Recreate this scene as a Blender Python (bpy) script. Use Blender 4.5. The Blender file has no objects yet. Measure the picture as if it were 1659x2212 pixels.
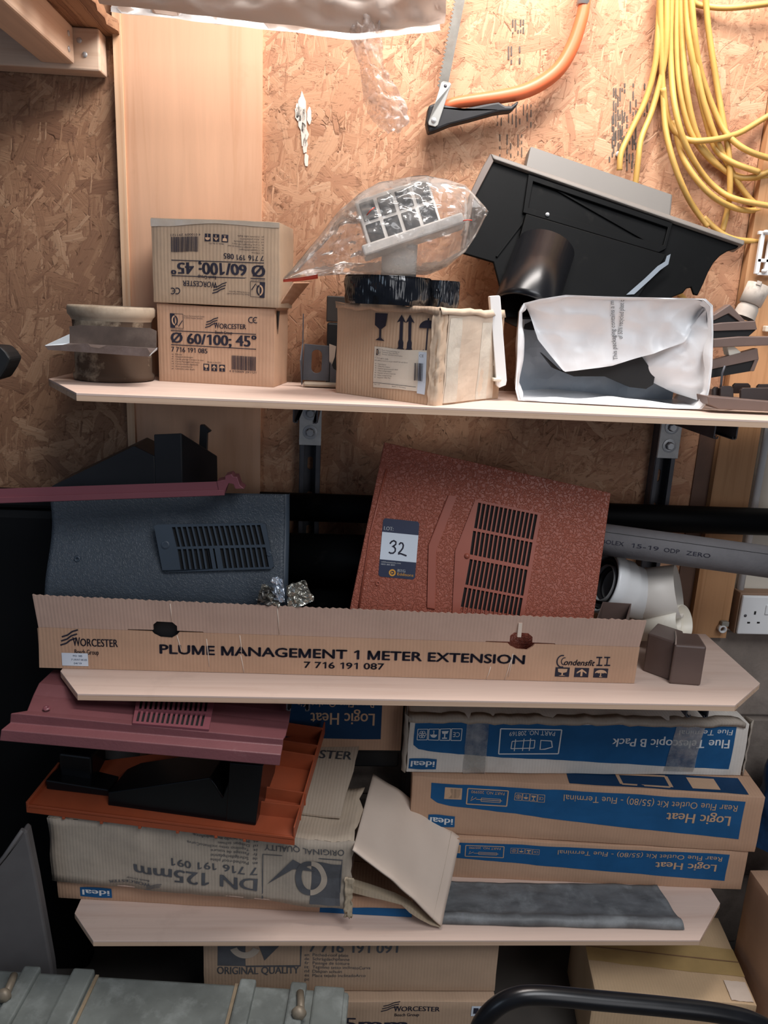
import bpy, bmesh, math, random
from mathutils import Vector as V, Matrix, noise
from mathutils.geometry import tessellate_polygon
random.seed(7)
S = bpy.context.scene
COL = S.collection
rad = math.radians

# ---------------------------------------------------------------- camera
IW, IH, FPX = 1659.0, 2212.0, 1671.0
CAM = V((0, -1.25, 1.55))
pitch, yaw, roll = rad(14.6), rad(3.5), rad(2.7)
FW = V((math.sin(yaw)*math.cos(pitch), math.cos(yaw)*math.cos(pitch), -math.sin(pitch)))
RT0 = V((math.cos(yaw), -math.sin(yaw), 0)); UP0 = RT0.cross(FW)
RT = RT0*math.cos(roll) + UP0*math.sin(roll)
UP = UP0*math.cos(roll) - RT0*math.sin(roll)
cd = bpy.data.cameras.new('camera'); cam = bpy.data.objects.new('camera', cd); COL.objects.link(cam)
cam.matrix_world = Matrix(((RT.x, UP.x, -FW.x, CAM.x), (RT.y, UP.y, -FW.y, CAM.y), (RT.z, UP.z, -FW.z, CAM.z), (0, 0, 0, 1)))
cd.sensor_fit = 'VERTICAL'; cd.sensor_height = 36; cd.lens = 36*FPX/IH
cd.clip_start = 0.02
S.camera = cam

# ---------------------------------------------------------------- light
S.view_settings.view_transform = 'Standard'; S.view_settings.look = 'None'
S.view_settings.gamma = 1; S.view_settings.exposure = 0.08
w = bpy.data.worlds.new('world'); S.world = w; w.use_nodes = True
w.node_tree.nodes['Background'].inputs[0].default_value = (0.62, 0.74, 1.0, 1)
w.node_tree.nodes['Background'].inputs[1].default_value = 0.07
def area(name, loc, target, sx, sy, power, col):
    l = bpy.data.lights.new(name, 'AREA'); l.shape = 'RECTANGLE'; l.size = sx; l.size_y = sy
    l.energy = power; l.color = col
    o = bpy.data.objects.new(name, l); COL.objects.link(o); o.location = loc
    o.rotation_euler = (V(target)-V(loc)).to_track_quat('-Z', 'Y').to_euler(); return o
area('ceiling_lamp', (0.35, -0.06, 2.60), (0.20, 0.37, 1.60), 0.9, 0.22, 26, (1.0, 0.93, 0.88))
area('daylight_fill', (1.0, -1.8, 3.3), (0.30, 0.1, 0.7), 1.5, 1.2, 45, (0.96, 0.97, 1.0))  # added daylight fill, set high so the shelf backs fall into shade
area('low_right_fill', (1.5, -2.5, 1.7), (0.3, 0.2, 1.1), 1.0, 1.6, 9, (0.97, 0.97, 1.0))  # added low fill that lifts the wall and tiles under the top shelf
area('blue_left_fill', (-1.7, -1.7, 1.7), (0.0, 0.2, 1.2), 0.7, 0.9, 3.5, (0.65, 0.80, 1.0))  # added weak blue fill for cool glints from the left

# ---------------------------------------------------------------- pixel helpers: photo pixel -> point on a real plane
def ray(x, y): return (FW*FPX + RT*(x-IW/2) - UP*(y-IH/2)).normalized()
def PY(x, y, Y):
    d = ray(x, y); return CAM + d*((Y-CAM.y)/d.y)
def PZ(x, y, Z):
    d = ray(x, y); return CAM + d*((Z-CAM.z)/d.z)
def PN(x, y, p0, n):
    d = ray(x, y); return CAM + d*((p0-CAM).dot(n)/d.dot(n))
Z1, Z2, Z3 = 1.402, 0.8787, 0.357      # shelf tops
WY = 0.37                               # wall face
def frame(o, ex, ey):                   # matrix from origin and two axes
    ex = ex.normalized(); n = ex.cross(ey).normalized(); ey = n.cross(ex)
    return Matrix(((ex.x, ey.x, n.x, o.x), (ex.y, ey.y, n.y, o.y), (ex.z, ey.z, n.z, o.z), (0, 0, 0, 1)))
def at(p, rz=0): return Matrix.Translation(p) @ Matrix.Rotation(rz, 4, 'Z')

# ---------------------------------------------------------------- mesh builder
class B:
    def __init__(s): s.v = []; s.f = []; s.smooth = []
    def add(s, vs, fs, smooth=False):
        k = len(s.v); s.v += [V(p) for p in vs]
        for f in fs: s.f.append([k+i for i in f]); s.smooth.append(smooth)
        return s
    def quad(s, a, b, c, d): return s.add([a, b, c, d], [(0, 1, 2, 3)])
    def hexa(s, p):                     # bottom 4 ccw, top 4
        return s.add(p, [(3, 2, 1, 0), (4, 5, 6, 7), (0, 1, 5, 4), (1, 2, 6, 5), (2, 3, 7, 6), (3, 0, 4, 7)])
    def box(s, x0, y0, z0, x1, y1, z1, M=None):
        p = [V(q) for q in ((x0, y0, z0), (x1, y0, z0), (x1, y1, z0), (x0, y1, z0), (x0, y0, z1), (x1, y0, z1), (x1, y1, z1), (x0, y1, z1))]
        if M: p = [M @ q for q in p]
        return s.hexa(p)
    def tube(s, path, r, seg=12, closed=False, caps=True, inner=None):
        path = [V(p) for p in path]; n = len(path); rs = r if isinstance(r, (list, tuple)) else [r]*n
        t0 = (path[1]-path[0]).normalized(); a = t0.orthogonal().normalized(); vs = []
        for i in range(n):
            if closed: t = (path[(i+1) % n]-path[i-1]).normalized()
            else: t = (path[min(i+1, n-1)]-path[max(i-1, 0)]).normalized()
            a = (a - t*a.dot(t)); a = a.normalized() if a.length > 1e-6 else t.orthogonal().normalized()
            b = t.cross(a)
            for k in range(seg):
                th = 2*math.pi*k/seg; vs.append(path[i]+(a*math.cos(th)+b*math.sin(th))*rs[i])
        fs = []
        for i in range(n if closed else n-1):
            j = (i+1) % n
            for k in range(seg): fs.append((i*seg+k, i*seg+(k+1) % seg, j*seg+(k+1) % seg, j*seg+k))
        s.add(vs, fs, True)
        if caps and not closed:
            k = len(s.v)-len(vs)
            s.f.append([k+i for i in range(seg)][::-1]); s.smooth.append(False)
            s.f.append([k+(n-1)*seg+i for i in range(seg)]); s.smooth.append(False)
        return s
    def lathe(s, prof, M, seg=40, closed=False):   # prof (r, z) round local z of M
        vs = []; n = len(prof)
        for r, z in prof:
            for k in range(seg):
                th = 2*math.pi*k/seg; vs.append(M @ V((r*math.cos(th), r*math.sin(th), z)))
        fs = []
        for i in range(n if closed else n-1):
            j = (i+1) % n
            for k in range(seg): fs.append((i*seg+k, i*seg+(k+1) % seg, j*seg+(k+1) % seg, j*seg+k))
        return s.add(vs, fs, True)
    def grid(s, f, nu, nv, smooth=True, closed=False):
        vs = [f(i/nu, j/nv) for j in range(nv+1) for i in range(nu+1)]
        return s.add(vs, [(j*(nu+1)+i, j*(nu+1)+i+1, (j+1)*(nu+1)+i+1, (j+1)*(nu+1)+i) for j in range(nv) for i in range(nu)], smooth)
    def plate(s, loops, f, d):          # 2-D loops (outer first, then holes) through map f(u,v,w), from w=0 to w=d
        loops = [[V((p[0], p[1], 0)) for p in l] for l in loops]
        tris = tessellate_polygon(loops); flat = [p for l in loops for p in l]; n = len(flat)
        vs = [f(p.x, p.y, 0) for p in flat]+[f(p.x, p.y, d) for p in flat]
        fs = [tuple(t) for t in tris]+[(t[0]+n, t[2]+n, t[1]+n) for t in tris]
        k = 0
        for l in loops:
            m = len(l)
            for i in range(m): fs.append((k+i, k+(i+1) % m, n+k+(i+1) % m, n+k+i))
            k += m
        return s.add(vs, fs)
    def prism(s, pts, d):               # 3-D polygon extruded by vector d
        pts = [V(p) for p in pts]; d = V(d); n = len(pts)
        nrm = sum(((pts[i]-pts[0]).cross(pts[(i+1) % n]-pts[0]) for i in range(1, n)), V((0, 0, 0)))
        ex = (pts[1]-pts[0]).normalized(); ey = nrm.normalized().cross(ex)
        l2 = [((p-pts[0]).dot(ex), (p-pts[0]).dot(ey), 0) for p in pts]
        tris = tessellate_polygon([[V(p) for p in l2]])
        vs = pts+[p+d for p in pts]
        fs = [tuple(t) for t in tris]+[(t[0]+n, t[2]+n, t[1]+n) for t in tris]
        fs += [(i, (i+1) % n, n+(i+1) % n, n+i) for i in range(n)]
        return s.add(vs, fs)
    def sheet(s, rows, smooth=True):    # rows of 3-D points, same length
        n = len(rows[0]); vs = [p for r in rows for p in r]
        return s.add(vs, [(j*n+i, j*n+i+1, (j+1)*n+i+1, (j+1)*n+i) for j in range(len(rows)-1) for i in range(n-1)], smooth)

def ident(u, v, w): return V((u, v, w))
def link(name, me, m, parent):
    me.materials.append(m); o = bpy.data.objects.new(name, me); COL.objects.link(o)
    if parent is not None: o.parent = parent
    return o
def part(name, b, m, parent=None, bevel=0, seg=2, solid=0, sub=0, M=None, off=0, label=None, smooth=None, weld=False):
    """one mesh object; coordinates are the parent's local ones (M: world -> local)"""
    me = bpy.data.meshes.new(name)
    vs = [M @ p for p in b.v] if M else b.v
    me.from_pydata([tuple(p) for p in vs], [], b.f)
    bm = bmesh.new(); bm.from_mesh(me)
    for f, sm in zip(bm.faces, b.smooth): f.smooth = sm if smooth is None else smooth
    if weld: bmesh.ops.remove_doubles(bm, verts=bm.verts, dist=1e-5)
    bmesh.ops.recalc_face_normals(bm, faces=bm.faces)
    bm.to_mesh(me); bm.free()
    o = link(name, me, m, parent)
    if solid:
        q = o.modifiers.new('solid', 'SOLIDIFY'); q.thickness = solid; q.offset = off
    if sub:
        q = o.modifiers.new('sub', 'SUBSURF'); q.levels = sub; q.render_levels = sub
    if bevel:
        q = o.modifiers.new('bevel', 'BEVEL'); q.width = bevel; q.segments = seg; q.limit_method = 'ANGLE'; q.angle_limit = rad(35); q.harden_normals = False
    if label: o['label'] = label
    return o
def tag(o, label, cat, group=None):
    o['label'] = label; o['category'] = cat
    if group: o['group'] = group
    return o
def thing(name, label, cat, M=None, group=None):
    o = bpy.data.objects.new(name, None); COL.objects.link(o); o.empty_display_size = 0.05
    if M is None: M = Matrix.Identity(4)
    elif isinstance(M, V): M = Matrix.Translation(M)
    o.matrix_world = M
    tag(o, label, cat, group); o_inv[o.name] = M.inverted()
    return o
o_inv = {}
def inv(o): return o_inv[o.name]
def struct(o): o['kind'] = 'structure'; return o
def nz(p, sc=1, seed=0): return noise.noise(V(p)*sc + V((seed*7.3, seed*3.1, seed*1.7)))

# ---------------------------------------------------------------- materials
def C(h):
    h = h.lstrip('#'); c = [int(h[i:i+2], 16)/255 for i in (0, 2, 4)]
    return tuple((x/12.92 if x <= 0.04045 else ((x+0.055)/1.055)**2.4) for x in c)+(1,)
class N:                                # tiny node-tree writer
    def __init__(s, name):
        s.m = bpy.data.materials.new(name); s.m.use_nodes = True; s.t = s.m.node_tree; s.n = s.t.nodes
        s.bsdf = s.n['Principled BSDF']; s.out = s.n['Material Output']
        s.tc = s.new('ShaderNodeTexCoord').outputs['Object']
    def new(s, k, **kw):
        x = s.n.new(k)
        for a, b in kw.items(): setattr(x, a, b)
        return x
    def put(s, inp, v):
        if isinstance(v, bpy.types.NodeSocket): s.t.links.new(v, inp)
        else: inp.default_value = v
    def math(s, op, a, b=0, c=0, clamp=False):
        x = s.new('ShaderNodeMath', operation=op, use_clamp=clamp)
        for i, q in enumerate((a, b, c)): s.put(x.inputs[i], q)
        return x.outputs[0]
    def map(s, scale=(1, 1, 1), rot=(0, 0, 0), loc=(0, 0, 0), vec=None):
        x = s.new('ShaderNodeMapping'); s.put(x.inputs[0], vec or s.tc)
        x.inputs[1].default_value = loc; x.inputs[2].default_value = rot; x.inputs[3].default_value = scale
        return x.outputs[0]
    def noise(s, scale, vec=None, detail=4, rough=.55, dist=0):
        x = s.new('ShaderNodeTexNoise'); s.put(x.inputs['Vector'], vec or s.tc)
        x.inputs['Scale'].default_value = scale; x.inputs['Detail'].default_value = detail
        x.inputs['Roughness'].default_value = rough; x.inputs['Distortion'].default_value = dist
        return x.outputs[0]
    def ramp(s, f, stops, interp='LINEAR'):
        x = s.new('ShaderNodeValToRGB'); s.put(x.inputs[0], f); r = x.color_ramp; r.interpolation = interp
        while len(r.elements) < len(stops): r.elements.new(0.5)
        for e, (p, c) in zip(r.elements, stops): e.position = p; e.color = c if len(c) == 4 else tuple(c)+(1,)
        return x.outputs[0]
    def step(s, f, a, b):
        x = s.new('ShaderNodeMapRange', clamp=True); s.put(x.inputs[0], f); x.inputs[1].default_value = a; x.inputs[2].default_value = b
        return x.outputs[0]
    def mix(s, f, a, b, op='MIX'):
        x = s.new('ShaderNodeMix', data_type='RGBA', blend_type=op); s.put(x.inputs[0], f); s.put(x.inputs[6], a); s.put(x.inputs[7], b)
        return x.outputs[2]
    def mixf(s, f, a, b):
        x = s.new('ShaderNodeMix', data_type='FLOAT'); s.put(x.inputs[0], f); s.put(x.inputs[2], a); s.put(x.inputs[3], b)
        return x.outputs[0]
    def bump(s, h, strength=.3, dist=.001, normal=None):
        x = s.new('ShaderNodeBump'); s.put(x.inputs['Height'], h); x.inputs['Strength'].default_value = strength; x.inputs['Distance'].default_value = dist
        if normal: s.put(x.inputs['Normal'], normal)
        return x.outputs[0]
    def crinkle(s, k, normal=None):     # sharp facets of crumpled film or foil: (scale, strength, distance)
        h = None
        for sc, a in ((k[0], 1), (k[0]*2.3, .45)):
            w_ = s.new('ShaderNodeTexNoise'); s.put(w_.inputs['Vector'], s.tc); w_.inputs['Scale'].default_value = sc*.6
            v = s.new('ShaderNodeVectorMath', operation='MULTIPLY_ADD'); s.put(v.inputs[0], w_.outputs['Color']); v.inputs[1].default_value = (1.1/sc,)*3; s.put(v.inputs[2], s.tc)
            vo = s.new('ShaderNodeTexVoronoi', feature='F1'); s.put(vo.inputs['Vector'], v.outputs[0]); vo.inputs['Scale'].default_value = sc
            q = s.math('MULTIPLY', vo.outputs['Distance'], a); h = q if h is None else s.math('ADD', h, q)
        return s.bump(h, k[1], k[2], normal)
    def set(s, **kw):
        for k, v in kw.items(): s.put(s.bsdf.inputs[k.replace('_', ' ')], v)
        return s.m
MATS = {}
def surf(name, col, rough=.5, metal=0, var=(8, .12), bump=None, ridge=None, dust=None, stripe=None, spec=.5, stretch=None, crinkle=None):
    """generic procedural surface: tone noise, optional dust patches, fine stripes and bump"""
    if name in MATS: return MATS[name]
    n = N(name); c = C(col); vec = n.map(stretch) if stretch else n.tc
    f = n.noise(var[0], vec, 6, .6); a = var[1]
    base = n.mix(n.step(f, .3, .7), tuple(x*(1-a) for x in c[:3])+(1,), tuple(min(1, x*(1+a)) for x in c[:3])+(1,))
    nrm = None; r = rough
    if stripe:                          # axis, period, amount
        sx = n.new('ShaderNodeSeparateXYZ'); n.put(sx.inputs[0], n.tc)
        wob = n.math('MULTIPLY', n.noise(9), stripe[1]*.9)
        s_ = n.math('SINE', n.math('MULTIPLY', n.math('ADD', sx.outputs[stripe[0]], wob), 2*math.pi/stripe[1]))
        amp = n.math('MULTIPLY', n.step(n.noise(5), .35, .75), stripe[2])
        base = n.mix(n.math('MULTIPLY', n.math('ADD', s_, 1), amp), base, tuple(x*.55 for x in c[:3])+(1,))
        nrm = n.bump(s_, .25, .0006)
    if dust:                            # colour, scale, low, high, amount
        d = n.step(n.noise(dust[1], None, 8, .68), dust[2], dust[3])
        base = n.mix(n.math('MULTIPLY', d, dust[4]), base, C(dust[0]))
        r = n.mixf(n.math('MULTIPLY', d, dust[4]), rough, .85)
    if crinkle: nrm = n.crinkle(crinkle, nrm)
    if bump: nrm = n.bump(n.noise(bump[0], None, 5, .6), bump[1], bump[2], nrm)
    if ridge: nrm = n.bump(n.math('MULTIPLY', n.step(n.math('ABSOLUTE', n.math('SUBTRACT', n.noise(ridge[0], None, 2, .5, .6), .5)), 0, .09), -1), ridge[1], ridge[2], nrm)
    n.set(Base_Color=base, Roughness=r, Metallic=metal, Specular_IOR_Level=spec)
    if nrm: n.set(Normal=nrm)
    MATS[name] = n.m; return n.m

def osb_mat(name, tones, flat=(1, 1, 1), bump=.5):
    """oriented strand board: overlapping flakes in six directions, each flake its own tone and grain"""
    n = N(name); best = None; tone = None; grain = None
    rots = [0.25, 1.1, 1.75, 2.35, 2.9, 0.75, 1.45]
    for i, r in enumerate(rots):
        L, Wd = ((.085, .026), (.12, .030), (.07, .017), (.10, .020), (.08, .028), (.05, .007), (.04, .004))[i]
        wv = n.new('ShaderNodeVectorMath', operation='ADD')
        warp = n.new('ShaderNodeTexNoise'); n.put(warp.inputs['Vector'], n.tc); warp.inputs['Scale'].default_value = 11; warp.inputs['Detail'].default_value = 5
        sc = n.new('ShaderNodeVectorMath', operation='SCALE'); n.put(sc.inputs[0], warp.outputs['Color']); sc.inputs['Scale'].default_value = .020
        n.put(wv.inputs[0], n.tc); n.put(wv.inputs[1], sc.outputs[0])
        m1 = n.map((1, 0, 1), (0, r, 0), (i*1.37, 0, i*.71), wv.outputs[0])
        m2 = n.map((1/L, 0, 1/Wd), vec=m1)
        vo = n.new('ShaderNodeTexVoronoi', feature='F1', distance='CHEBYCHEV'); n.put(vo.inputs['Vector'], m2); vo.inputs['Scale'].default_value = 1; vo.inputs['Randomness'].default_value = .95
        sp = n.new('ShaderNodeSeparateColor'); n.put(sp.inputs[0], vo.outputs['Color'])
        pr = n.math('SUBTRACT', sp.outputs[0], n.math('MULTIPLY', vo.outputs['Distance'], .35))
        g = n.noise(1, n.map((9, 0, 330), vec=m1), 3, .6)
        if best is None: best, tone, grain, sec = pr, sp.outputs[1], g, 0.0
        else:
            k = n.math('GREATER_THAN', pr, best)
            tone = n.mixf(k, tone, sp.outputs[1]); grain = n.mixf(k, grain, g); sec = n.math('MAXIMUM', sec, n.math('MINIMUM', best, pr)); best = n.math('MAXIMUM', best, pr)
    t = n.math('ADD', n.math('MULTIPLY_ADD', tone, .62, .19), n.math('MULTIPLY', n.math('SUBTRACT', grain, .5), .55))
    base = n.ramp(t, [(0, C(tones[0])), (.25, C(tones[1])), (.5, C(tones[2])), (.75, C(tones[3])), (1, C(tones[4]))])
    spl = n.step(n.noise(75, n.map((1, .2, 2.6), (0, .6, 0)), 6, .72), .57, .68)       # resin and splinter specks
    base = n.mix(n.math('MULTIPLY', spl, .45), base, C('#6e4630'))
    gap = n.math('SUBTRACT', 1, n.step(n.math('SUBTRACT', best, sec), .0, .035))          # dark cracks where one flake edge lies over another
    gap = n.math('MULTIPLY', gap, n.step(n.noise(24, None, 4), .44, .62))
    base = n.mix(n.math('MULTIPLY', gap, .75), base, C('#5f3c28'))
    saw = n.noise(1, n.map((28, 0, 620)), 2, .5)
    base = n.mix(n.math('MULTIPLY', n.math('MULTIPLY', n.step(saw, .5, .72), n.step(n.noise(9, None, 3), .42, .62)), .30), base, C(tones[0]))
    big = n.step(n.noise(3, None, 3), .35, .65)
    base = n.mix(n.math('MULTIPLY', big, .22), base, C(tones[1]))
    h = n.math('ADD', n.math('MULTIPLY', best, 1.0), n.math('MULTIPLY', grain, .25)); h = n.math('SUBTRACT', h, n.math('MULTIPLY', spl, .35)); h = n.math('SUBTRACT', h, n.math('MULTIPLY', gap, .5))
    nrm = n.bump(h, bump, .005)
    n.set(Base_Color=base, Roughness=.62, Normal=nrm, Specular_IOR_Level=.35)
    return n.m

def wood_mat(name, a, b, axis, grain=110, knots=False, rough=.6, long=2.5):
    """sawn timber or ply face with grain along one axis"""
    n = N(name); sc = [grain, grain, grain]; sc[axis] = long
    f = n.noise(1, n.map(sc), 6, .6, .6); big = n.noise(1, n.map([x*.16 for x in sc]), 3, .5, 1.2)
    t = n.math('ADD', n.math('MULTIPLY', f, .55), n.math('MULTIPLY', big, .45))
    base = n.ramp(t, [(.30, C(b)), (.5, C(a)), (.72, tuple(min(1, x*1.12) for x in C(a)[:3])+(1,))])
    st = n.step(n.noise(7, None, 5, .7), .60, .78)
    base = n.mix(n.math('MULTIPLY', st, .25), base, tuple(x*.6 for x in C(b)[:3])+(1,))
    n.set(Base_Color=base, Roughness=rough, Normal=n.bump(f, .15, .0008), Specular_IOR_Level=.3)
    return n.m

def film_mat(name, tint, haze, rough=.12, crk=26, cst=.8, col=(.85, .85, .84, 1)):
    """clear crinkled polythene: mostly see-through, glossy where the folds catch light, milky in the creases"""
    n = N(name); n.n.remove(n.bsdf)
    tr = n.new('ShaderNodeBsdfTransparent'); tr.inputs[0].default_value = tint
    gl = n.new('ShaderNodeBsdfGlossy'); gl.inputs['Roughness'].default_value = rough
    di = n.new('ShaderNodeBsdfTranslucent'); di.inputs[0].default_value = col
    d2 = n.new('ShaderNodeBsdfDiffuse'); d2.inputs[0].default_value = col
    nrm = n.crinkle((crk, cst, .006))
    for q in (gl, d2, di): n.put(q.inputs['Normal'], nrm)
    lw = n.new('ShaderNodeLayerWeight'); lw.inputs[0].default_value = .35; n.put(lw.inputs['Normal'], nrm)
    s0 = n.new('ShaderNodeMixShader'); s0.inputs[0].default_value = .5; n.put(s0.inputs[1], di.outputs[0]); n.put(s0.inputs[2], d2.outputs[0])
    hz = n.math('MULTIPLY', n.step(n.noise(16, None, 6, .7), .3, .8), haze*1.6, clamp=True)
    s1 = n.new('ShaderNodeMixShader'); n.put(s1.inputs[0], hz); n.put(s1.inputs[1], tr.outputs[0]); n.put(s1.inputs[2], s0.outputs[0])
    s2 = n.new('ShaderNodeMixShader'); n.put(s2.inputs[0], n.math('MULTIPLY', lw.outputs['Fresnel'], .8, clamp=True)); n.put(s2.inputs[1], s1.outputs[0]); n.put(s2.inputs[2], gl.outputs[0])
    n.put(n.out.inputs[0], s2.outputs[0]); return n.m

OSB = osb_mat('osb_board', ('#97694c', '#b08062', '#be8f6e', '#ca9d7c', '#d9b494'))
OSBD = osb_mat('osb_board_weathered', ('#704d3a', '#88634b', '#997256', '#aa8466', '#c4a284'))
PLY = wood_mat('birch_ply_face', '#d6beb0', '#c8aa9a', 0, 60)
PLYE = wood_mat('ply_edge', '#d0b298', '#a07458', 0, 260)
PLYV = wood_mat('ply_panel_face', '#dcae8e', '#cb9674', 2, 45, rough=.5)
PINE = wood_mat('pine_batten', '#e2bd9b', '#d3a27c', 2, 120)
PINEX = wood_mat('pine_rail', '#d8bda6', '#c8a488', 0, 90)
PINEY = wood_mat('pine_beam', '#d8bda6', '#c8a488', 1, 90)
STUD = wood_mat('rough_stud', '#b98c64', '#94663f', 2, 80)
def card(name, col, amt=.10, per=.0065, axis=0, **k): return surf(name, col, .8, var=(6, .10), stripe=(axis, per, amt), bump=(26, .25, .004), spec=.2, **k)
CARD = card('brown_cardboard', '#bc987e')
CARDL = card('light_cardboard', '#c9a382')
CARDG = card('dusty_grey_cardboard', '#b29a82', .07, dust=('#948678', 7, .45, .7, .5))
CARDW = card('white_faced_cardboard', '#d9d3cb', dust=('#a89c90', 8, .5, .75, .5))
CARDI = card('cardboard_inner_face', '#bfa292')
CARDP = surf('pale_cardboard_liner', '#d8c6b6', .8, var=(5, .05), bump=(14, .2, .004), spec=.2)
CARDE = surf('cardboard_cut_edge', '#8a6a4e', .9, stripe=(0, .006, .35))
INK = surf('dark_printing_ink', '#2d2c38', .7, var=(40, .25), spec=.2)
INKB = surf('blue_printing_ink', '#1e5686', .7, var=(14, .12), spec=.2)
INKBD = surf('dark_blue_printing_ink', '#16385a', .7, var=(14, .12), spec=.2)
INKP = surf('pale_print', '#c3a184', .75, var=(20, .08), spec=.2)
INKW = surf('white_print', '#d5d8da', .7, var=(20, .06), spec=.2)
BLACK = surf('black_plastic', '#08090a', .5, var=(9, .25), bump=(60, .05, .001), dust=('#3a3835', 13, .62, .82, .3), spec=.06)
BLACKG = surf('glossy_black_plastic', '#0e0f12', .28, var=(9, .2), bump=(12, .08, .004), dust=('#3c3a38', 16, .66, .82, .3), spec=.35)
BLACKM = surf('matt_black_plastic', '#0c0d0f', .6, var=(9, .2))
GALV = surf('galvanised_steel', '#cfcfcd', .45, .1, var=(30, .18), bump=(40, .05, .001))
STEELD = surf('dull_dark_steel', '#505055', .5, .2, var=(24, .25))
ZINC = surf('zinc_bolt', '#bcbec0', .35, .3, var=(40, .15))
WHITE = surf('white_plastic', '#e3e4e4', .3, var=(10, .03), dust=('#8f877d', 14, .62, .8, .35))
CREAM = surf('cream_plastic', '#d6cfc0', .4, var=(10, .05), dust=('#6f665c', 18, .6, .78, .5))
BROWN = surf('brown_gutter_plastic', '#6e5b53', .42, var=(12, .12), dust=('#8d7a6c', 14, .58, .8, .4))
BROWND = surf('brown_downpipe_plastic', '#5f4e48', .38, var=(12, .08), bump=(90, .05, .0006))
SLATE = surf('slate_grey_tile_plastic', '#3c444d', .5, var=(10, .1), ridge=(150, .45, .0012), dust=('#7d8288', 9, .60, .78, .35))
SLATEF = surf('slate_grey_smooth_plastic', '#38424d', .42, var=(10, .1), dust=('#7d8288', 12, .62, .78, .35))
TERRA = surf('terracotta_tile_plastic', '#a45b48', .40, var=(10, .08), ridge=(150, .8, .0014))
TERRAF = surf('terracotta_smooth_plastic', '#a05745', .42, var=(10, .06))
MAROON = surf('maroon_tile_plastic', '#6e4246', .5, var=(10, .1), bump=(180, .35, .001), dust=('#a08a86', 9, .62, .8, .3))
ORANGE = surf('orange_tile_plastic', '#a34e2f', .45, var=(10, .1), dust=('#7a3c26', 8, .5, .75, .4))
YEL = surf('yellow_cable_sheath', '#c9a057', .45, var=(20, .12), dust=('#9a7434', 24, .55, .75, .4))
SAWO = surf('orange_saw_enamel', '#d96c42', .42, var=(14, .06), dust=('#8c4a30', 40, .66, .8, .5))
RUBBER = surf('black_rubber_grip', '#1e1e21', .6, var=(30, .3))
HOLE_SHADE = surf('hole_shade_black', '#0a0a0b', .8)  # near-black that stands in for the shade inside holes and slots
# ---------------------------------------------------------------- printing on faces
_tc = {}
def _raw(t, shear):
    k = (t, shear)
    if k not in _tc:
        cu = bpy.data.curves.new('t', 'FONT'); cu.body = t; cu.size = 1; cu.resolution_u = 3; cu.shear = shear
        o = bpy.data.objects.new('t', cu); COL.objects.link(o)
        dg = bpy.context.evaluated_depsgraph_get(); dg.update()
        me = bpy.data.meshes.new_from_object(o.evaluated_get(dg))
        _tc[k] = ([v.co.copy() for v in me.vertices], [tuple(p.vertices) for p in me.polygons])
        bpy.data.objects.remove(o); bpy.data.curves.remove(cu); bpy.data.meshes.remove(me)
    return _tc[k]
def _xm(t): return max(v.x for v in _raw(t, 0)[0])
def glyphs(s, bold=0.0, shear=0.0):
    """flat letters set one by one; the numeral one gets its flag and capital M its four strokes"""
    vs = []; fs = []; x = 0
    for ch in s:
        if ch == ' ': x += .28; continue
        adv = _xm('H'+ch+'H')-_xm('HH'); cap = .0
        if ch in '1M':
            H = max(v.y for v in _raw('H', 0)[0]); k = len(vs); t = .085
            if ch == '1':
                x0 = .27; q = [[(x0, 0), (x0+t, 0), (x0+t, H), (x0, H)], [(x0, H), (x0, H-.10), (x0-.15, H-.19), (x0-.15, H-.11)]]; adv = .50
            else:
                q = [[(.07, 0), (.07+t, 0), (.07+t, H), (.07, H)], [(.61, 0), (.61+t, 0), (.61+t, H), (.61, H)], [(.07, H), (.07+t*1.25, H), (.425, 0), (.34, 0)], [(.34, 0), (.425, 0), (.61+t, H), (.61-t*.25, H)]]; adv = .77
            for p in q:
                n = len(vs); vs += [V((x+a+b*shear, b, 0)) for a, b in p]; fs.append((n, n+1, n+2, n+3))
        else:
            v_, f_ = _raw(ch, shear); k = len(vs); vs += [V((p.x+x, p.y, 0)) for p in v_]; fs += [tuple(i+k for i in f) for f in f_]
        x += adv
    return vs, fs
CAPH = max(v.y for v in glyphs('H')[0])
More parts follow.
